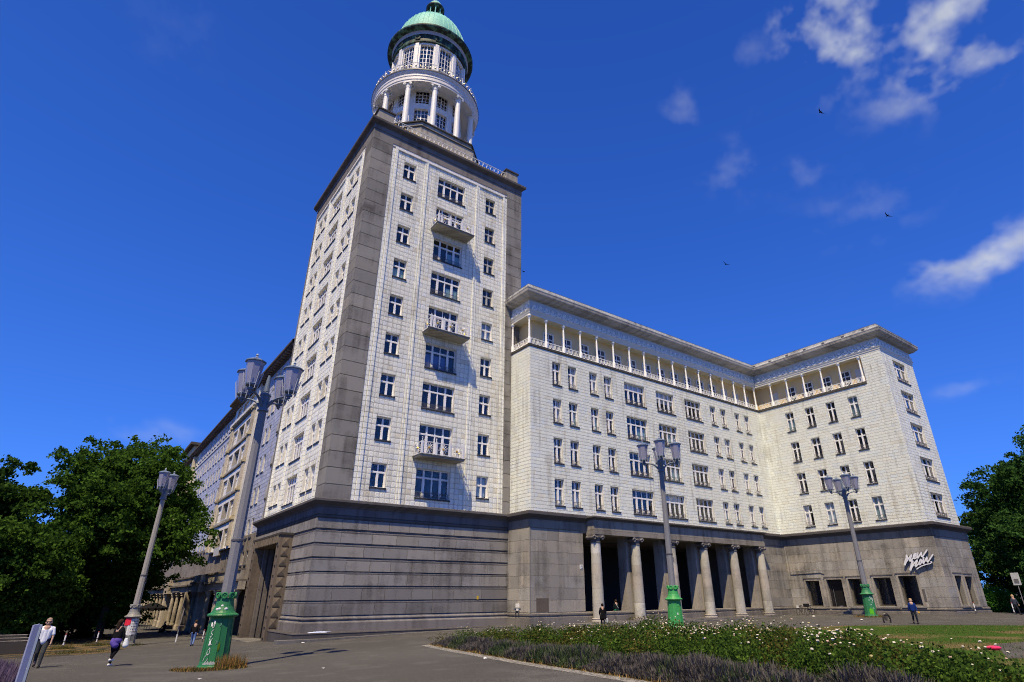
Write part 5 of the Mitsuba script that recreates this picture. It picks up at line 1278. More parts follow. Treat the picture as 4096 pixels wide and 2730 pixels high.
person('person in green trousers with a pale shoulder strap inside the portico', 26.6, -3.2, math.radians(75), 1.70, ((.06, 0), (-.06, 0)), ((.05, .1), (.05, .1)), (.012, .018, .02), (.03, .26, .13), z=1.12, female=True,
       extra=[('shoulder_strap', HB([(((-.14, .12, 1.42), .02), ((-.16, -.14, 1.05), .02))], .06, 1), (.5, .5, .5))])
person('woman in a dark blue jumper and dark trousers walking by the shop windows', 38.4, -23.2, math.radians(215), 1.74, ((.16, 0), (-.16, .04)), ((.08, .1), (-.1, .0)), (.012, .032, .15), (.018, .022, .032), hair=(.35, .24, .12), long_hair=True, female=True,
       extra=[('yellow_flowers', HB([(((.02, .36, .82), .05), ((.1, .36, .76), .06))], .05, 1), (.5, .30, .04))])
person('fair haired person in grey jacket at the right edge of the square', 62.5, -22.9, math.radians(240), 1.80, ((.2, 0), (-.2, .03)), ((.1, .1), (-.1, 0)), (.05, .055, .075), (.02, .02, .025), hair=(.42, .30, .13), long_hair=True)
person('person in dark clothes sitting on a bench under the colonnade', -3.9, 38.0, math.radians(200), 1.75, ((.0, 0), (.05, 0)), ((.3, .4), (.3, .4)), (.015, .015, .016), (.02, .02, .022), sit=True, z=-.55)
bk_ = 'bench'; tag(bk_, 'dark wooden bench under the colonnade left of the tower', 'bench')
bt = T4().translate([-3.75, 38.0, -.55]).rotate([0, 0, 1], 20)
for w_, bs in (('seat', MB().box((-.22, -.9, .38), (.22, .9, .44), (.16, .07, .03))), ('backrest', MB().box((.2, -.9, .55), (.25, .9, .95), (.16, .07, .03))), ('leg', MB().box((-.2, -.8, -.2), (.25, -.72, .38), (.03, .03, .03))), ('leg', MB().box((-.2, .72, -.2), (.25, .8, .38), (.03, .03, .03)))):
    k = put(f'{bk_}__{w_}', bs, 'painted'); scene[k]['to_world'] = bt

# ================================================================== BICYCLES, BOLLARDS, SMALL THINGS
def bicycle(label, x, y, yaw, c, box=False, basket=False):
    key = numbered('bicycle'); labels[key] = {'label': label, 'category': 'bicycle', 'group': 'bicycles parked on the square'}
    tr = T4().translate([x, y, gz(x, y)]).rotate([0, 0, 1], math.degrees(yaw))
    def P(w, m, bs='painted'):
        k = put(f'{key}__{w}', m, bs); scene[k]['to_world'] = tr
    for cx in (-.52, .52):
        m = MB(); th = np.linspace(0, 2 * np.pi, 21)
        m.tube([(cx + .33 * math.cos(t), 0, .34 + .33 * math.sin(t)) for t in th], .025, 5, (.015, .015, .015), False)
        for t in th[:-1:2]: m.tube([(cx, 0, .34), (cx + .32 * math.cos(t), 0, .34 + .32 * math.sin(t))], .005, 3, (.4, .4, .4), False)
        P('wheel', m)
    A, B, C_, D = (-.52, 0, .34), (-.08, 0, .32), (-.22, 0, .82), (.36, 0, .86)
    m = MB()
    for p, q in ((A, B), (A, C_), (B, C_), (B, D), (C_, D), (D, (.52, 0, .34))): m.tube([p, q], .022, 5, c)
    P('frame', m, 'glossy')
    P('saddle', MB().box((-.36, -.08, .92), (-.10, .08, .98), (.02, .02, .02)).tube([(-.22, 0, .8), (-.23, 0, .93)], .015, 4, (.3, .3, .3)))
    P('handlebar', MB().tube([(.30, -.3, 1.06), (.36, -.1, 1.04), (.36, .1, 1.04), (.30, .3, 1.06)], .016, 5, (.3, .3, .3)).tube([D, (.36, 0, 1.04)], .018, 5, (.3, .3, .3)))
    if box: P('pannier_box', MB().box((.38, -.26, .82), (.72, .26, 1.16), (.012, .012, .013)))
    if basket: P('plate', MB().box((.45, -.14, .72), (.47, .14, .98), (.6, .6, .6)))


bicycle('parked bicycle with a white front plate left of the shop door', 53.3, -5.35, math.radians(180), (.05, .05, .05), basket=True)
bicycle('parked bicycle with a black front box left of the shop door', 53.2, -6.55, math.radians(178), (.03, .03, .03), box=True)
bicycle('dark bicycle leaning at the far right corner of the wing', 65.0, -19.6, math.radians(205), (.04, .10, .07))


def bollard(label, x, y, h=.95, lean=0.0):
    key = numbered('bollard'); labels[key] = {'label': label, 'category': 'bollard', 'group': 'white banded bollards'}
    z = gz(x, y); tr = T4().translate([x, y, z - .02]).rotate([1, .4, 0], lean)
    for w, z0, z1, r, c in (('post', -.2, h, .045, (.10, .10, .10)), ('white_band', h * .28, h * .46, .05, (.68, .68, .66)), ('white_band', h * .58, h * .96, .05, (.70, .70, .68)), ('cap', h, h + .05, .055, (.35, .08, .06))):
        k = put(f'{key}__{w}', MB().lathe([(0, z0), (r, z0), (r, z1), (0, z1 + .01)], 0, 0, 10, c), 'painted'); scene[k]['to_world'] = tr


bollard('white banded bollard in dry grass left of the path', -13.0, 13.5, .95)
bollard('white banded bollard behind the running woman', -10.9, 16.6, .95)
bollard('white banded bollard by the colonnade pillar', -4.0, 13.2, .85, 4)
bollard('white banded bollard in front of the end wall windows', 58.6, -20.65, 1.0)
bollard('white banded bollard at the right edge of the square', 60.6, -23.2, 1.05)
bp = 'sign_pole'; tag(bp, 'thin crooked dark pole with banded foot before the colonnade', 'pole')
zz = gz(-6.1, 11.5); put(f'{bp}__pole', MB().tube([(-6.1, 11.5, zz - .1), (-6.08, 11.5, zz + 1.2), (-6.0, 11.5, zz + 2.5)], .035, 6, (.22, .2, .18)).tube([(-6.3, 11.4, zz + 1.25), (-5.75, 11.55, zz + 1.3)], .03, 5, (.12, .1, .09)), 'painted')
put(f'{bp}__band', MB().tube([(-6.1, 11.5, zz + .15), (-6.09, 11.5, zz + .7)], .05, 8, (.62, .62, .6)), 'painted')
# grey-blue post close by at the left edge
ip = 'information_post'; tag(ip, 'slim blue grey metal post standing at the left edge in front of the man', 'post')
zz = gz(-14.09, -29.4); pt = T4().translate([-14.09, -29.4, zz]).rotate([0, 0, 1], 22); ph = 2.70 - zz
for w, m in (('face', MB().hexa([(-.055, -.03, -.2), (.035, -.03, -.2), (.035, .03, -.2), (-.055, .03, -.2), (-.055, -.03, ph - .02), (.035, -.03, ph), (.035, .03, ph), (-.055, .03, ph - .02)], (.24, .26, .38))), ('edge', MB().box((.036, -.032, -.2), (.075, .02, ph - .01), (.50, .55, .54))), ('back', MB().box((.076, -.02, -.2), (.092, .03, ph - .02), (.06, .07, .06)))):
    k = put(f'{ip}__{w}', m, 'painted'); scene[k]['to_world'] = pt
lw = 'low_wall'; tag(lw, 'low dark wall of stacked beams with pale edges at the left edge behind the man', 'low wall')
for k in range(3): put(f'{lw}__beam', MB().box((-34, 8.0 + .16 * k, -.3), (-14.9 - .1 * k, 8.5 + .2 * k, .70 + .17 * k), (.06, .055, .05)), 'stone'); put(f'{lw}__edge', MB().box((-34, 7.99 + .16 * k, .70 + .17 * k), (-14.88 - .1 * k, 8.1 + .16 * k, .74 + .17 * k), (.36, .33, .28)), 'stone')
# red dish on the lawn, litter
rd_ = (16.6, -34.75); zz = gz(*rd_)
put('red_dish', MB().lathe([(0, .03), (.18, .02), (.25, .06), (.26, .10), (.22, .14), (.13, .16), (0, .165)], 0, 0, 20, (.62, .03, .09)), 'glossy'); scene['red_dish']['to_world'] = T4().translate([rd_[0], rd_[1], zz]); tag('red_dish', 'shiny red plastic dish lying upside down on the lawn at the right', 'dish')
def crumpled(key, label, cat, x, y, z, sx, sy, sz, c, seed):
    s = trimesh.creation.icosphere(subdivisions=3); v = np.array(s.vertices); v = v * (0.7 + .6 * meshkit.noise(v * 2.3 + seed, seed)[:, None]) * [sx, sy, sz]
    put(key, MB().add(v + [x, y, z + sz * .6], s.faces, c), 'painted'); labels[key] = {'label': label, 'category': cat}
crumpled('plastic_sheet', 'crumpled blue and white plastic sheet on the plinth ledge of the tower', 'plastic sheet', .7, -.85, .93, .75, .14, .06, (.55, .62, .80), 3)
crumpled('paper_scrap', 'white paper scrap lying at the foot of the tower plinth corner', 'paper', -.6, -1.9, gz(-.6, -1.9), .11, .08, .03, (.65, .65, .64), 5)
crumpled('white_scrap', 'white scrap of litter on the gravel edge of the bed', 'paper', -.15, -23.2, gz(-.15, -23.2), .07, .06, .04, (.65, .65, .64), 9)
crumpled('litter_scrap', 'pale scrap of litter on the asphalt in front of the green lamp base', 'paper', -5.5, -20.5, gz(-5.5, -20.5), .06, .04, .015, (.5, .5, .5), 12)
crumpled('litter_crumb', 'small pale scrap on the asphalt at the bottom left', 'paper', -9.6, -20.7, gz(-9.6, -20.7), .06, .04, .015, (.5, .5, .5), 14)
put('wall_sticker', MB().fbox(fR, 13.5, 13.68, 2.95, 3.2, .352, .37, (.55, .38, .03)), 'painted'); tag('wall_sticker', 'small yellow sticker on the dark tower base wall', 'sticker')
# wheel-like wire hoop at the edge of the lawn
whl = 'wire_basket'; tag(whl, 'dark arched wire litter basket at the edge of the lawn behind the roses', 'basket')
wx_, wy_ = 36.6, -21.95; zz = gz(wx_, wy_); m = MB()
for a in np.linspace(-.22, .22, 3):
    m.tube([(a * .5, .36 * math.cos(t), .30 + .62 * math.sin(t)) for t in np.linspace(-.5, np.pi + .5, 14)], .035, 5, (.04, .035, .03))
k = put(f'{whl}__hoop', m, 'painted'); scene[k]['to_world'] = T4().translate([wx_, wy_, zz + .1]).rotate([0, 0, 1], 50).scale(.72)
m = MB()
for t in np.linspace(.1, np.pi - .1, 11): m.tube([(0, 0, .25), (0, .35 * math.cos(t), .30 + .60 * math.sin(t))], .035, 4, (.07, .065, .06))
k = put(f'{whl}__wires', m, 'painted'); scene[k]['to_world'] = T4().translate([wx_, wy_, zz + .1]).rotate([0, 0, 1], 50).scale(.72)

# swifts in the sky
for i, (p, yaw, lb) in enumerate((((16.4, -2.9, 34.0), 20, 'small dark bird in the sky close to the tower edge'), ((30.6, -17.3, 32.9), 50, 'small dark bird in the sky above the wing roof'), ((29.4, -29.6, 42.0), 80, 'small dark bird flying below the big cloud'), ((36.0, -30.2, 33.4), 60, 'small dark bird in the sky at the right above the end block'))):
    key = numbered('bird'); labels[key] = {'label': lb, 'category': 'bird', 'group': 'birds in the sky'}
    bt = T4().translate(list(p)).rotate([0, 0, 1], yaw).rotate([1, 0, 0], 35).scale(.62)
    k = put(key, MB().lathe([(0, -.28), (.06, -.18), (.085, 0), (.06, .16), (0, .24)], 0, 0, 8, (.012, .012, .015)), 'matte', fixed=True); scene[k]['to_world'] = bt @ T4().rotate([0, 1, 0], 90)
    for s in (-1, 1):
        m = MB(); a = [(.08, s * .05, .02), (-.08, s * .05, .02), (-.12, s * .35, .12), (-.30, s * .62, .10), (.05, s * .33, .14)]
        m.add(a + [(x, y, z + .015) for x, y, z in a], [(0, 1, 2), (0, 2, 4), (2, 3, 4), (5, 7, 6), (5, 9, 7), (7, 9, 8)], (.012, .012, .015)); k = put(f'{key}__wing', m, 'matte'); scene[k]['to_world'] = bt

# ================================================================== PLANTS
def cards(P, size, C, up=.3, aspect=1.6, seed=0):
    """Leaf-sized pointed quads at the points P."""
    r = np.random.default_rng(seed); n = len(P)
    d = r.normal(size=(n, 3)); d /= np.linalg.norm(d, axis=1, keepdims=True)
    nn = r.normal(size=(n, 3)) * [1, 1, .7] + [0, 0, up]; s = np.cross(d, nn); s /= np.linalg.norm(s, axis=1, keepdims=True) + 1e-9
    L = (size * r.uniform(.6, 1.25, n))[:, None]; Wd = L / aspect
    V = np.stack([P - d * L * .5, P + s * Wd * .5, P + d * L * .5, P - s * Wd * .5], 1).reshape(-1, 3)
    F = np.arange(n * 4).reshape(-1, 4)
    return V, F, np.repeat(np.asarray(C), 4, axis=0)


def tree(label, x, y, h, r, zc, n, seed, leaf=.34, blobs=26, dark=(.018, .042, .010), light=(.075, .14, .025), squash=.85, trunk=.35, low=None, group='trees around the square'):
    key = numbered('tree'); labels[key] = {'label': label, 'category': 'tree', 'group': group}
    z0 = gz(x, y); q = np.random.default_rng(seed)
    m = MB(); top = np.array([x, y, z0 + zc])
    m.tube([(x, y, z0 - .3), (x + .05, y, z0 + 1.0), (x + .1, y + .1, z0 + zc * .45), tuple(top + [0, 0, r * .2])], [trunk * 1.25, trunk, trunk * .8, trunk * .3], 9, (.055, .045, .035))
    put(f'{key}__trunk', m, 'matte')
    ctr = []
    for k in range(blobs):
        while True:
            v = q.uniform(-1, 1, 3)
            if np.linalg.norm(v) < 1: break
        v = v / np.linalg.norm(v) * q.uniform(.35, .86)
        ctr.append((top + v * [r, r, r * squash], r * q.uniform(.24, .44)))
    m = MB()
    for c, rr in ctr[::2]:
        p0 = np.array([x + .1, y + .1, z0 + zc * .45]) * .5 + top * .5; mid = (p0 + c) / 2 + q.normal(0, .3, 3)
        m.tube([p0, mid, c], [trunk * .35, trunk * .2, .03], 5, (.05, .042, .033))
    put(f'{key}__limb', m, 'matte')
    Ps, Cs = [], []
    tot = sum(a[1] ** 2 for a in ctr)
    for c, rr in ctr:
        K = max(6, int(n * rr ** 2 / tot / 70)); bt_ = q.normal(0, .10)
        v = q.normal(size=(K, 3)); v[:, 2] = v[:, 2] * .9 + .25; v /= np.linalg.norm(v, axis=1, keepdims=True)
        pc = c + v * (rr * q.uniform(.55, 1.08, K))[:, None] * [1, 1, .8]
        rc = q.uniform(.35, .8, K) * (.75 + rr * .12)
        for j in range(K):
            kk = int(q.uniform(45, 95)); w = q.normal(size=(kk, 3)) * [.55, .55, .26] * rc[j]
            w[:, 2] -= .35 * np.hypot(w[:, 0], w[:, 1]) ** 1.3
            t = np.clip(q.normal(.42 + bt_ + q.normal(0, .05), .16, kk), 0, 1)[:, None]
            Ps.append(pc[j] + w); Cs.append(np.array(dark) * (1 - t) + np.array(light) * t)
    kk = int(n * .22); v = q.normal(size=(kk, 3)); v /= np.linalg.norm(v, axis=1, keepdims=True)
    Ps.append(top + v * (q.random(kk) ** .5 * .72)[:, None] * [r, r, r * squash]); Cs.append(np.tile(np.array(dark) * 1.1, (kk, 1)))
    P, C = np.vstack(Ps), np.vstack(Cs)
    if low is not None:
        keep = P[:, 2] > z0 + low; P, C = P[keep], C[keep]
    V, F, C4 = cards(P, leaf, C, .35, 1.5, seed)
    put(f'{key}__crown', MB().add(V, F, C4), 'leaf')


tree('tall broad leafed tree in front of the blue and cream building', -10.3, 30.0, 21, 9.0, 10.6, 90000, 21, leaf=.34, blobs=52, squash=1.02, low=1.0, dark=(.02, .05, .010), light=(.085, .17, .025))
tree('lower leafy tree to the left of the tall tree', -17.0, 24.0, 13, 5.6, 5.8, 44000, 22, leaf=.32, blobs=30, squash=.95, low=.3, dark=(.02, .05, .010), light=(.10, .19, .028))
tree('dark dense tree at the left edge of the picture', -23.2, 34.0, 19, 6.8, 9.8, 52000, 23, leaf=.34, blobs=36, squash=1.25, dark=(.016, .04, .010), light=(.065, .13, .022), low=.3)
tree('shrubby tree low under the tall tree by the path', -14.5, 37.0, 8, 7.0, 3.4, 26000, 24, leaf=.34, blobs=24, squash=.7, dark=(.010, .024, .008), light=(.04, .08, .02))
for x_, y_, r_, sd_, lb_ in ((-9.0, 72.0, 7.0, 61, 'far tree close to the colonnade behind the tall tree'), (-22.0, 78.0, 9.0, 62, 'far tree in the row at the end of the verge'), (-37.0, 74.0, 10.0, 63, 'far tree at the left end of the row behind the verge'), (-30.0, 58.0, 7.0, 64, 'dark low tree behind the tree at the left edge')):
    tree(lb_, x_, y_, 10, r_, 4.6, 15000, sd_, leaf=.45, blobs=22, squash=.75, dark=(.010, .024, .008), light=(.04, .08, .02))
tree('bushy tree behind the left trees beside the verge', -21.5, 48.0, 9, 9.5, 4.6, 22000, 27, leaf=.4, blobs=24, squash=.7, dark=(.010, .024, .008), light=(.04, .08, .02))
tree('tall leafy tree beyond the end block at the right edge', 79.0, -25.0, 22, 9.6, 10.8, 96000, 25, leaf=.34, blobs=60, squash=1.05, dark=(.02, .055, .014), light=(.075, .17, .04), low=1.9)
tree('second leafy tree behind the right hand tree', 93.0, -17.5, 20, 9.0, 8.5, 44000, 26, leaf=.4, blobs=36, squash=1.1, low=.9)
tree('dark courtyard tree seen through the portico passage', 30.5, 20.0, 10, 5.0, 5.0, 9000, 28, leaf=.36, blobs=14)
tree('dark tree filling the shade behind the notice board at the right', 112.0, -19.0, 14, 15.0, 6.0, 30000, 29, leaf=.45, blobs=36, squash=.65, dark=(.010, .024, .008), light=(.03, .06, .018))
key = 'bush'; tag(key, 'bright green bush beyond the right corner of the wing', 'bush')
q = np.random.default_rng(5); v = q.normal(size=(2600, 3)); v /= np.linalg.norm(v, axis=1, keepdims=True); P = np.array([78.0, -17.0, gz(78, -17) + 1.3]) + v * (q.random(2600) ** .4)[:, None] * [1.9, 2.2, 1.5]
V, F, C4 = cards(P, .28, np.array((.03, .11, .015)) + q.random(2600)[:, None] * np.array((.05, .12, .02)), .4, 1.6, 5); put(f'{key}__foliage', MB().add(V, F, C4), 'leaf')
put(f'{key}__stem', MB().tube([(78, -17, .6), (78, -17, 2.6)], [.08, .03], 6, (.06, .05, .04)), 'matte')
hg = 'hedge'; tag(hg, 'dark clipped hedge below the trees at the right edge', 'hedge')
q = np.random.default_rng(15); P = np.array([72, -40, .6]) + q.random((9000, 3)) * [2.0, 46, 1.7]; P[:, 0] += (P[:, 1] + 40) * .36; P[:, 2] += .5
V, F, C4 = cards(P, .26, np.array((.008, .02, .008)) + q.random(9000)[:, None] * np.array((.02, .035, .012)), .4, 1.6, 6); put(f'{hg}__foliage', MB().add(V, F, C4), 'leaf')
# thin pale saplings and a notice board beyond the corner
for k in range(9):
    x_, y_ = 92 + q.uniform(-3, 5), -24 + k * 1.5 + q.uniform(-.4, .4); key = numbered('young_tree'); labels[key] = {'label': 'thin pale trunk in the shade behind the bush at the right edge', 'category': 'tree trunk', 'group': 'thin pale trunks in the shade at the right'}
    put(f'{key}__trunk', MB().tube([(x_, y_, .3), (x_ + .1, y_ + .1, 3.2), (x_ + .3, y_ - .2, 6.5)], [.2, .16, .09], 7, (.42, .39, .34)), 'matte')
nb = 'notice_board'; tag(nb, 'white notice board on a pole at the right edge', 'sign')
zz = gz(66.5, -22.6); put(f'{nb}__board', MB().box((66.2, -23.0, zz + 2.9), (66.24, -22.3, zz + 4.1), (.42, .43, .42)), 'painted'); put(f'{nb}__pole', MB().tube([(66.26, -22.65, zz - .1), (66.26, -22.65, zz + 4.1)], .035, 6, (.2, .2, .2)), 'painted')
put(f'{nb}__picture', MB().box((66.17, -22.85, zz + 3.1), (66.199, -22.45, zz + 3.5), (.12, .12, .12)), 'painted')
hs = 'distant_house'; tag(hs, 'distant house with orange roof between the wing and the right tree', 'house')
put(f'{hs}__wall', MB().box((140, -30, 0), (152, -8, 17), (.6, .56, .5)), 'matte'); put(f'{hs}__roof', MB().hexa([(138, -31, 17), (153, -31, 17), (153, -7, 17), (138, -7, 17), (145, -29, 23), (146, -29, 23), (146, -8, 23), (145, -8, 23)], (.30, .12, .05)), 'matte')

# ---- lavender edging, roses, weeds, lawn grass
q = np.random.default_rng(31)
n = 42000; t, off = q.random(n), q.uniform(.55, 2.0, n); xy = bed_pt(t, off)
mound = .16 + .62 * np.clip(meshkit.fbm(np.column_stack([xy * 1.0, np.zeros(n)]), 3, 4) - .2, 0, 1)
fade = np.clip((t - .0) / .05, .3, 1) * np.clip(1 - np.abs((off - 1.45) / 1.1) ** 3, .15, 1)
hgt = mound * fade; gap = meshkit.fbm(np.column_stack([xy * .8, np.full(n, 7.)]), 2, 9)
keep = ~((gap < .36) & (off < 1.2)); xy, hgt, n = xy[keep], hgt[keep], int(keep.sum())
zb = g(xy[:, 0], xy[:, 1]); a = q.uniform(0, 2 * np.pi, n); lean = q.uniform(.1, .9, n)
b0 = np.column_stack([xy, zb + hgt * .15]); tip = b0 + np.column_stack([np.cos(a) * lean * hgt, np.sin(a) * lean * hgt, hgt * q.uniform(.6, 1.15, n)])
sd = np.column_stack([-np.sin(a), np.cos(a), np.zeros(n)]) * q.uniform(.008, .018, n)[:, None]
mid = b0 * .45 + tip * .55
V = np.stack([b0 - sd * .6, b0 + sd * .6, mid + sd * 1.5, tip, mid - sd * 1.5], 1).reshape(-1, 3); I = np.arange(n)[:, None] * 5
F = np.vstack([I + [0, 1, 2], I + [0, 2, 4], I + [4, 2, 3]])
base = np.array((.112, .102, .095)); gr = np.array((.07, .10, .045)); w = (meshkit.fbm(np.column_stack([xy * .9, np.full(n, 2.)]), 2, 3) + q.normal(0, .12, n))[:, None]
C = np.where(w > .62, gr, base) * q.uniform(.6, 1.5, n)[:, None]
scene['lavender'] = mikit.ply((V, F), 'leaf', False, uv=colour_uv(np.repeat(C, 5, axis=0))); tag('lavender', 'low grey purple lavender along the front of the flower bed', 'lavender', kind='stuff')
q2 = np.random.default_rng(77); n2 = 4200; xy2 = np.column_stack([q2.normal(-15.05, .33, n2), q2.uniform(-27, -18, n2)]); xy2 = xy2[xy2[:, 0] < -14.35]; n2 = len(xy2)
zb2 = g(xy2[:, 0], xy2[:, 1]); h2 = q2.uniform(.4, .85, n2); a2 = q2.uniform(0, 6.28, n2); b2 = np.column_stack([xy2, zb2]); t2 = b2 + np.column_stack([np.cos(a2) * h2 * .3, np.sin(a2) * h2 * .3, h2]); s2 = np.column_stack([-np.sin(a2), np.cos(a2), np.zeros(n2)]) * .012
V = np.stack([b2 - s2, b2 + s2, (b2 + t2) / 2 + s2 * 1.6, t2, (b2 + t2) / 2 - s2 * 1.6], 1).reshape(-1, 3); I = np.arange(n2)[:, None] * 5
scene['lavender_clump'] = mikit.ply((V, np.vstack([I + [0, 1, 2], I + [0, 2, 4], I + [4, 2, 3]])), 'leaf', False, uv=colour_uv(np.repeat(np.array((.115, .085, .13)) * q2.uniform(.6, 1.4, n2)[:, None], 5, axis=0))); tag('lavender_clump', 'purple lavender in the bottom left corner beside the slim post', 'lavender', kind='stuff')
# roses: overlapping mounds of leaves with pale blossoms on top
cl = []
for k in range(420):
    t_, o_ = q.random(), q.uniform(2.05, 10.4)
    if t_ < .10 and o_ > 2.5 + t_ * 80: continue
    lim = np.interp(t_, [0, .1, .35, .62, .8, .95, 1], [3.5, 8.5, 10.2, 10.4, 10.6, 11, 11])
    if o_ > lim: continue
    p = bed_pt(np.array([t_]), np.array([o_]))[0]
    side = ((p[0] - 12.2) * 7.5 - (p[1] + 31.5) * 8.5) / 11.34   # metres beyond the lawn edge of the bed
    if side > -.3: continue
    cl.append((p[0], p[1], (q.uniform(.55, 1.0) + .36 * float(np.clip((-p[1] - 18) / 10, 0, 1)) * q.uniform(.4, 1)) * float(np.clip(.45 - side * .2, .45, 1)), q.uniform(.5, .85)))
for (x_, y_, h_) in ((10.6, -22.3, 1.5), (9.8, -22.9, 1.4), (11.4, -21.7, 1.3), (10.2, -21.6, 1.35), (9.0, -23.6, 1.25), (12.0, -21.0, 1.05), (3.6, -12.9, .6), (4.6, -13.6, .7)): cl.append((x_, y_, h_, .9))
LP, LC, BP, BC = [], [], [], []
for x_, y_, h_, r_ in cl:
    k = 420 if y_ < -20 else 260; zb = gz(x_, y_)
    v = q.normal(size=(k, 3)); v /= np.linalg.norm(v, axis=1, keepdims=True); rad = q.random(k) ** .45
    p = np.column_stack([x_ + v[:, 0] * r_ * rad, y_ + v[:, 1] * r_ * rad, zb + h_ * (.48 + .5 * v[:, 2] * rad)])
    t_ = np.clip(q.normal(.35, .3, k), 0, 1)[:, None]; hue = q.random()
    d0, l0 = (np.array((.02, .048, .010)), np.array((.11, .19, .03))) if hue < .75 else (np.array((.035, .042, .010)), np.array((.17, .15, .04)))
    LP.append(p); LC.append(d0 * (1 - t_) + l0 * t_)
    dens = np.clip(meshkit.fbm(np.array([[x_ * .16, y_ * .16, 3.0]]), 2, 6)[0] * 2.2 - .55, .08, 1)
    kb = int(q.poisson((dens * 5.5 + (3.0 if x_ > 4 and y_ < -26 else 0)) * (q.random() < .5) * .95))
    for _ in range(kb):
        a_, rr = q.uniform(0, 2 * np.pi), r_ * q.random() ** .5
        zt = zb + h_ * (.55 + .5 * math.sqrt(max(0, 1 - (rr / r_) ** 2))) + q.uniform(-.12, .12)
        c = np.array((.66, .62, .50)) if q.random() < .72 else (np.array((.62, .44, .34)) if q.random() < .6 else np.array((.55, .46, .22)))
        BP.append((x_ + rr * math.cos(a_), y_ + rr * math.sin(a_), zt, q.uniform(.02, .042), c * q.uniform(.75, 1.1)))
P, C = np.vstack(LP), np.vstack(LC); V, F, C4 = cards(P, .085, C, .5, 1.7, 32)
scene['rose_bushes'] = mikit.ply((V, np.vstack([F[:, [0, 1, 2]], F[:, [0, 2, 3]]])), 'leaf', False, uv=colour_uv(C4)); tag('rose_bushes', 'dense leafy rose bushes filling the flower bed', 'rose bushes', kind='stuff')
m = MB()
for x_, y_, z_, r_, c in BP:
    th = q.uniform(0, 6.28) + np.arange(5) * 2 * np.pi / 5
    ring = [(x_ + r_ * math.cos(t_), y_ + r_ * math.sin(t_), z_ + q.uniform(-.3, .3) * r_) for t_ in th]; ring2 = [(x_ + .6 * r_ * math.cos(t_ + .6), y_ + .6 * r_ * math.sin(t_ + .6), z_ + r_ * .6) for t_ in th]
    m.add(ring + ring2 + [(x_, y_, z_ + .5 * r_), (x_, y_, z_ - r_ * .7)], [(i, (i + 1) % 5, 5 + i) for i in range(5)] + [((i + 1) % 5, 5 + (i + 1) % 5, 5 + i) for i in range(5)] + [(5 + i, 5 + (i + 1) % 5, 10) for i in range(5)] + [(i, 11, (i + 1) % 5) for i in range(5)], c)
V, F, C = m.mesh(); scene['rose_blossoms'] = mikit.ply((V, F), 'matte', False, uv=colour_uv(C)); tag('rose_blossoms', 'cream and pale pink rose blossoms on the rose bushes', 'rose blossoms', kind='stuff')


def tufts(key, label, pts, hmin, hmax, cols, wd=.006, per=1, seed=0, lean=.5, cat='grass'):
    r = np.random.default_rng(seed); pts = np.repeat(np.asarray(pts, float), per, axis=0); n = len(pts)
    pts = pts + r.normal(0, .05, pts.shape); z = g(pts[:, 0], pts[:, 1]); h = r.uniform(hmin, hmax, n); a = r.uniform(0, 2 * np.pi, n); l = h * r.uniform(0, lean, n)
    b = np.column_stack([pts, z]); tip = b + np.column_stack([np.cos(a) * l, np.sin(a) * l, h]); sd = np.column_stack([-np.sin(a), np.cos(a), np.zeros(n)]) * wd
    V = np.stack([b - sd, b + sd, tip], 1).reshape(-1, 3); c = np.array(cols)[r.integers(len(cols), size=n)] * r.uniform(.7, 1.3, n)[:, None]
    scene[key] = mikit.ply((V, np.arange(n * 3).reshape(-1, 3)), 'leaf', False, uv=colour_uv(np.repeat(c, 3, axis=0))); tag(key, label, cat, kind='stuff')


STRAW, OLIVE = (.30, .17, .06), (.09, .10, .03)
q = np.random.default_rng(44)
def ringpts(x, y, n, a0, a1, r0, r1):
    a = np.radians(q.uniform(a0, a1, n)); r = q.uniform(r0, r1, n); return np.column_stack([x + r * np.cos(a), y + r * np.sin(a)])
tufts('dry_weeds', 'tall straw coloured weeds at the foot of the nearest lamp base', ringpts(-8.22, -15.15, 900, -95, -20, .62, 1.25), .15, .62, [STRAW, (.38, .22, .08), OLIVE], .012, 1, 45, .4, 'weeds')
tufts('low_weeds', 'low dark weeds round the nearest lamp base on the asphalt', ringpts(-8.22, -15.15, 1800, -200, -40, .62, 1.5), .03, .16, [OLIVE, (.07, .06, .03), STRAW], .012, 1, 46, 1.0, 'weeds')
tufts('shop_lamp_weeds', 'sparse weeds round the lamp base by the shops', ringpts(48.1, -15.5, 900, 0, 360, .62, 1.5), .04, .25, [OLIVE, STRAW], .014, 1, 47, .8, 'weeds')
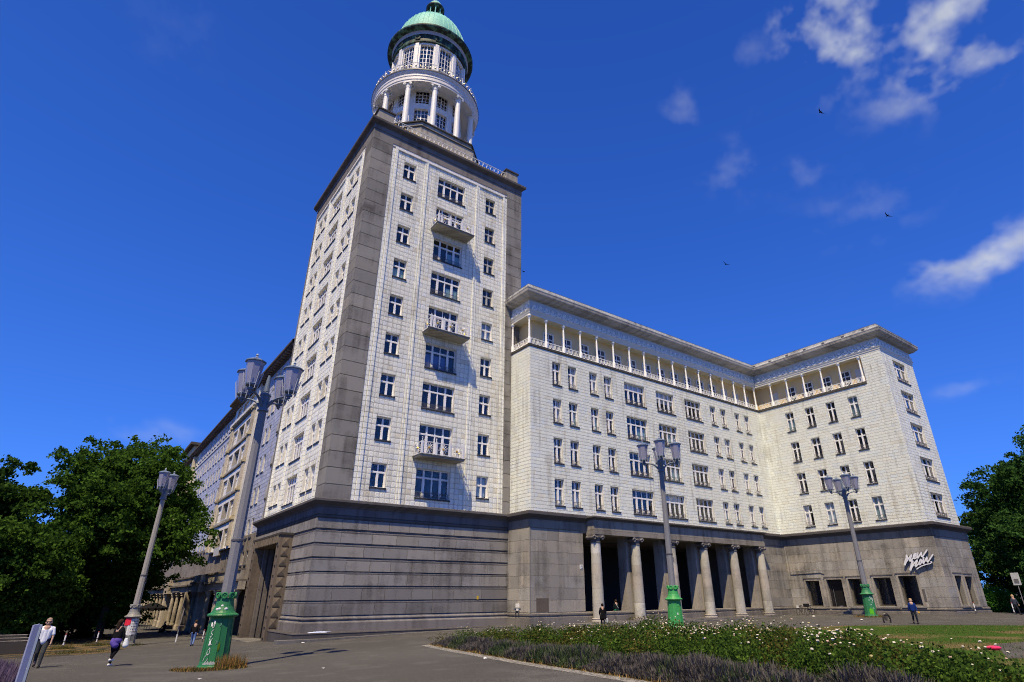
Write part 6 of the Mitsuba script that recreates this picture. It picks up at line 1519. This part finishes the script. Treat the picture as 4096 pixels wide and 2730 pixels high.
vp = np.vstack([ringpts(-13.0, 13.3, 500, 0, 360, 0, .8), ringpts(-10.8, 16.2, 500, 0, 360, 0, 1.0), ringpts(-12.6, 6, 500, 0, 360, 0, 2.2), ringpts(-9.1, 13.6, 300, 0, 360, .6, 1.1), ringpts(-16, 18, 900, 0, 360, 0, 5)])
tufts('verge_grass', 'dry straw and green grass tufts on the verge under the left trees', vp, .05, .28, [(.16, .10, .04), OLIVE, (.06, .09, .02), OLIVE], .014, 1, 48, .6)
from shapely.geometry import Polygon
lp = Polygon(LAWN); pts = q.uniform([-2, -60], [47, -17], (60000, 2))
import shapely
pts = pts[shapely.contains_xy(lp, pts[:, 0], pts[:, 1])]
pts = pts[meshkit.fbm(np.column_stack([pts * .35, np.zeros(len(pts))]), 3, 2) + q.normal(0, .06, len(pts)) > .36]
tufts('lawn_grass', 'short patchy grass blades of the lawn on the right', pts, .03, .10, [(.055, .11, .02), (.045, .085, .018), (.12, .11, .04), (.20, .15, .06)], .016, 1, 49, .8)
tufts('bed_straw', 'dry yellow grass along the gravel edge of the lavender', bed_pt(q.random(2600), q.uniform(.45, 1.0, 2600)), .03, .17, [(.42, .27, .08), (.34, .22, .08), OLIVE], .010, 1, 50, 1.0)
# parasols of the cafe under the colonnade
for k, y_ in enumerate((49.0, 52.0, 55.0)):
    key = numbered('cafe_parasol'); labels[key] = {'label': ('nearest', 'middle', 'farthest')[k] + ' of three dark scalloped cafe parasols before the colonnade', 'category': 'parasol', 'group': 'dark cafe parasols before the colonnade'}
    zz = gz(-4.2, y_); m = MB(); th = np.linspace(0, 2 * np.pi, 13)
    for i in range(12):
        a, b = th[i], th[i + 1]; R_ = 1.5; p = lambda t, r, z: (-4.2 + r * math.cos(t), y_ + r * math.sin(t), zz + z)
        m.add([p(0, 0, 3.2), p(a, R_, 2.6), p(b, R_, 2.6)], [(0, 1, 2)], (.015, .015, .017)); m.add([p(a, R_, 2.6), p(b, R_, 2.6), p((a + b) / 2, R_, 2.2)], [(0, 1, 2)], (.015, .015, .017))
    put(f'{key}__canopy', m, 'matte'); put(f'{key}__pole', MB().tube([(-4.2, y_, zz - .1), (-4.2, y_, zz + 3.25)], .03, 6, (.2, .2, .2)), 'painted')
